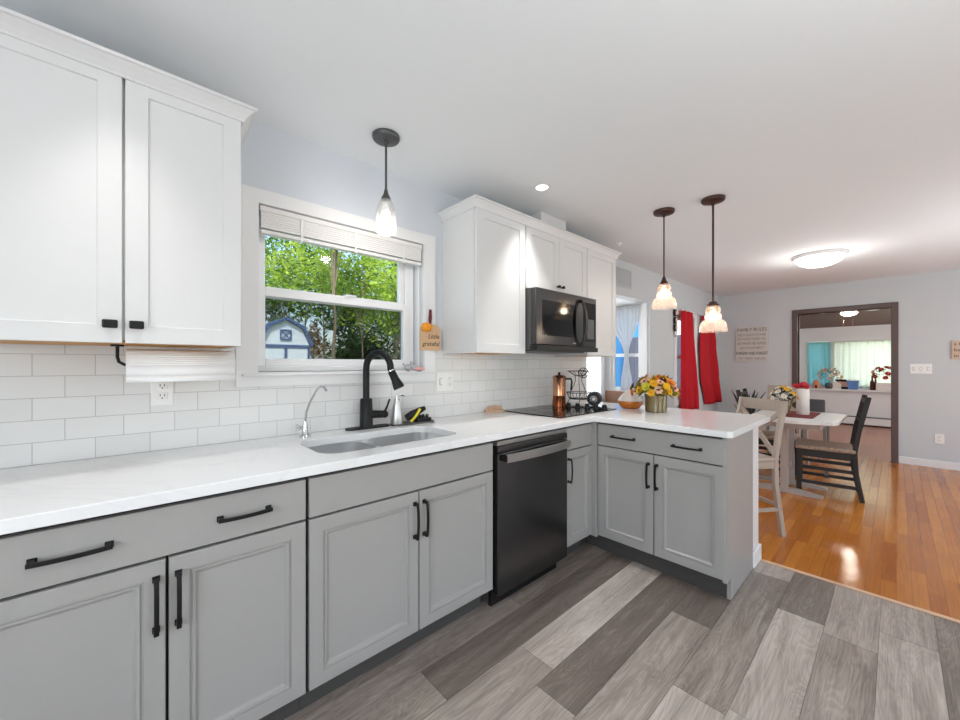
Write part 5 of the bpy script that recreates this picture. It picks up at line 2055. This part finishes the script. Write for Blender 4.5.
T = [
    # label, pixel column, distance, height, crown, leaves, material
    ('tall bright green tree filling the left part of the upper window', 285, 22, 9.5, (2.3, 2.0, 2.6), 2600, 1),
    ('bright sunlit tree in the middle of the upper window', 325, 19, 8.2, (2.2, 2.0, 2.4), 2600, 0),
    ('sunlit yellow-green tree right of the middle of the window', 362, 17, 7.2, (2.0, 1.8, 2.2), 2400, 0),
    ('sunlit tree with dark bare limbs at the right edge of the window', 393, 15, 6.2, (1.8, 1.8, 2.0), 2000, 0),
    ('mid green tree standing behind the roof of the shed', 272, 26, 7.0, (2.6, 2.0, 3.0), 2200, 1),
    ('deep green tree filling the middle of the lower window', 340, 25, 7.0, (2.8, 2.0, 3.4), 2400, 2),
    ('deep green tree in the right half of the lower window', 372, 23, 6.2, (2.6, 2.0, 3.2), 2400, 2),
    ('deep green tree at the right edge of the lower window', 400, 21, 5.8, (2.4, 2.0, 3.0), 2400, 2),
    ('far tall tree closing the view at the left of the window', 262, 34, 14, (3.6, 3, 4.6), 2600, 1),
    ('far tall tree closing the view left of the middle', 305, 35, 14, (3.8, 3, 5.0), 2600, 2),
    ('far tall tree closing the view right of the middle', 348, 33, 13, (3.8, 3, 5.0), 2600, 2),
    ('far tall tree closing the view at the right of the window', 388, 31, 12, (3.8, 3, 5.0), 2600, 2),
    ('far dark tree beyond the right casing of the window', 420, 27, 9.5, (3.2, 3, 4.4), 2400, 2),
    ('small autumn-coloured tree right beside the shed', 314, 20.5, 3.3, (.55, .6, .95), 700, 3),
    ('slender tree with a long pale trunk in the middle of the lower window', 330, 16, 8.8, (1.2, 1.2, 1.6), 900, 0),
    ('low dark shrub filling the bottom of the lower window at its middle', 345, 24, 3.2, (2.2, 1.2, 1.8), 1800, 2),
    ('bushy green tree left of the shed, behind the left casing of the window', 205, 24, 8.5, (2.8, 2.0, 3.6), 2200, 1),
    ('tall green tree far left of the shed, behind the left wall cabinet', 130, 27, 10.5, (3.6, 2.5, 4.6), 2400, 1),
    ('deep green tree between the shed and the left wall cabinet', 170, 31, 11.5, (4.0, 2.5, 5.0), 2400, 2),
    ('low dark shrub filling the bottom of the lower window at its right', 385, 22, 3.2, (2.4, 1.2, 1.8), 1800, 2),
]
for i, (lab, px, yy, h, cr, n, k) in enumerate(T):
    tree(lab, gx(px, yy), yy, h, cr, n, LG[k], 100 + i, leaf=.24 if yy < 24 else .36, lean=((.3, 0) if i in (3, 14) else (0, 0)), trunk_r=.05 if i in (0, 1, 2, 13) else .085)

# blue neighbour wall and grey fence outside the bay
r = thing('blue_outbuilding', (9.2, 5.8, GZ), 'bright blue-sided outbuilding outside the bay window', 'outbuilding')
MB().box(9.0, 4.56, GZ, 11.4, 7.2, 2.9, 0).build('walls', M['bluew'], r)
m = MB().prism([(4.4, 2.9), (7.4, 2.9), (5.9, 4.0)], 8.8, 11.6, 'x')
m.build('roof', M['roofb'], r)
r = thing('grey_fence', (8.9, 3.4, GZ), 'grey board fence outside the bay window, right of the blue wall', 'fence')
m = MB()
for k in range(16):
    y = 2.55 + k * .122
    m.box(8.92, y, GZ, 8.94, y + .116, 1.9, .002)
m.build('boards', M['greyf'], r)
MB().box(8.945, 2.55, 1.4, 8.985, 4.5, 1.48, 0).build('rail', M['greyf'], r)
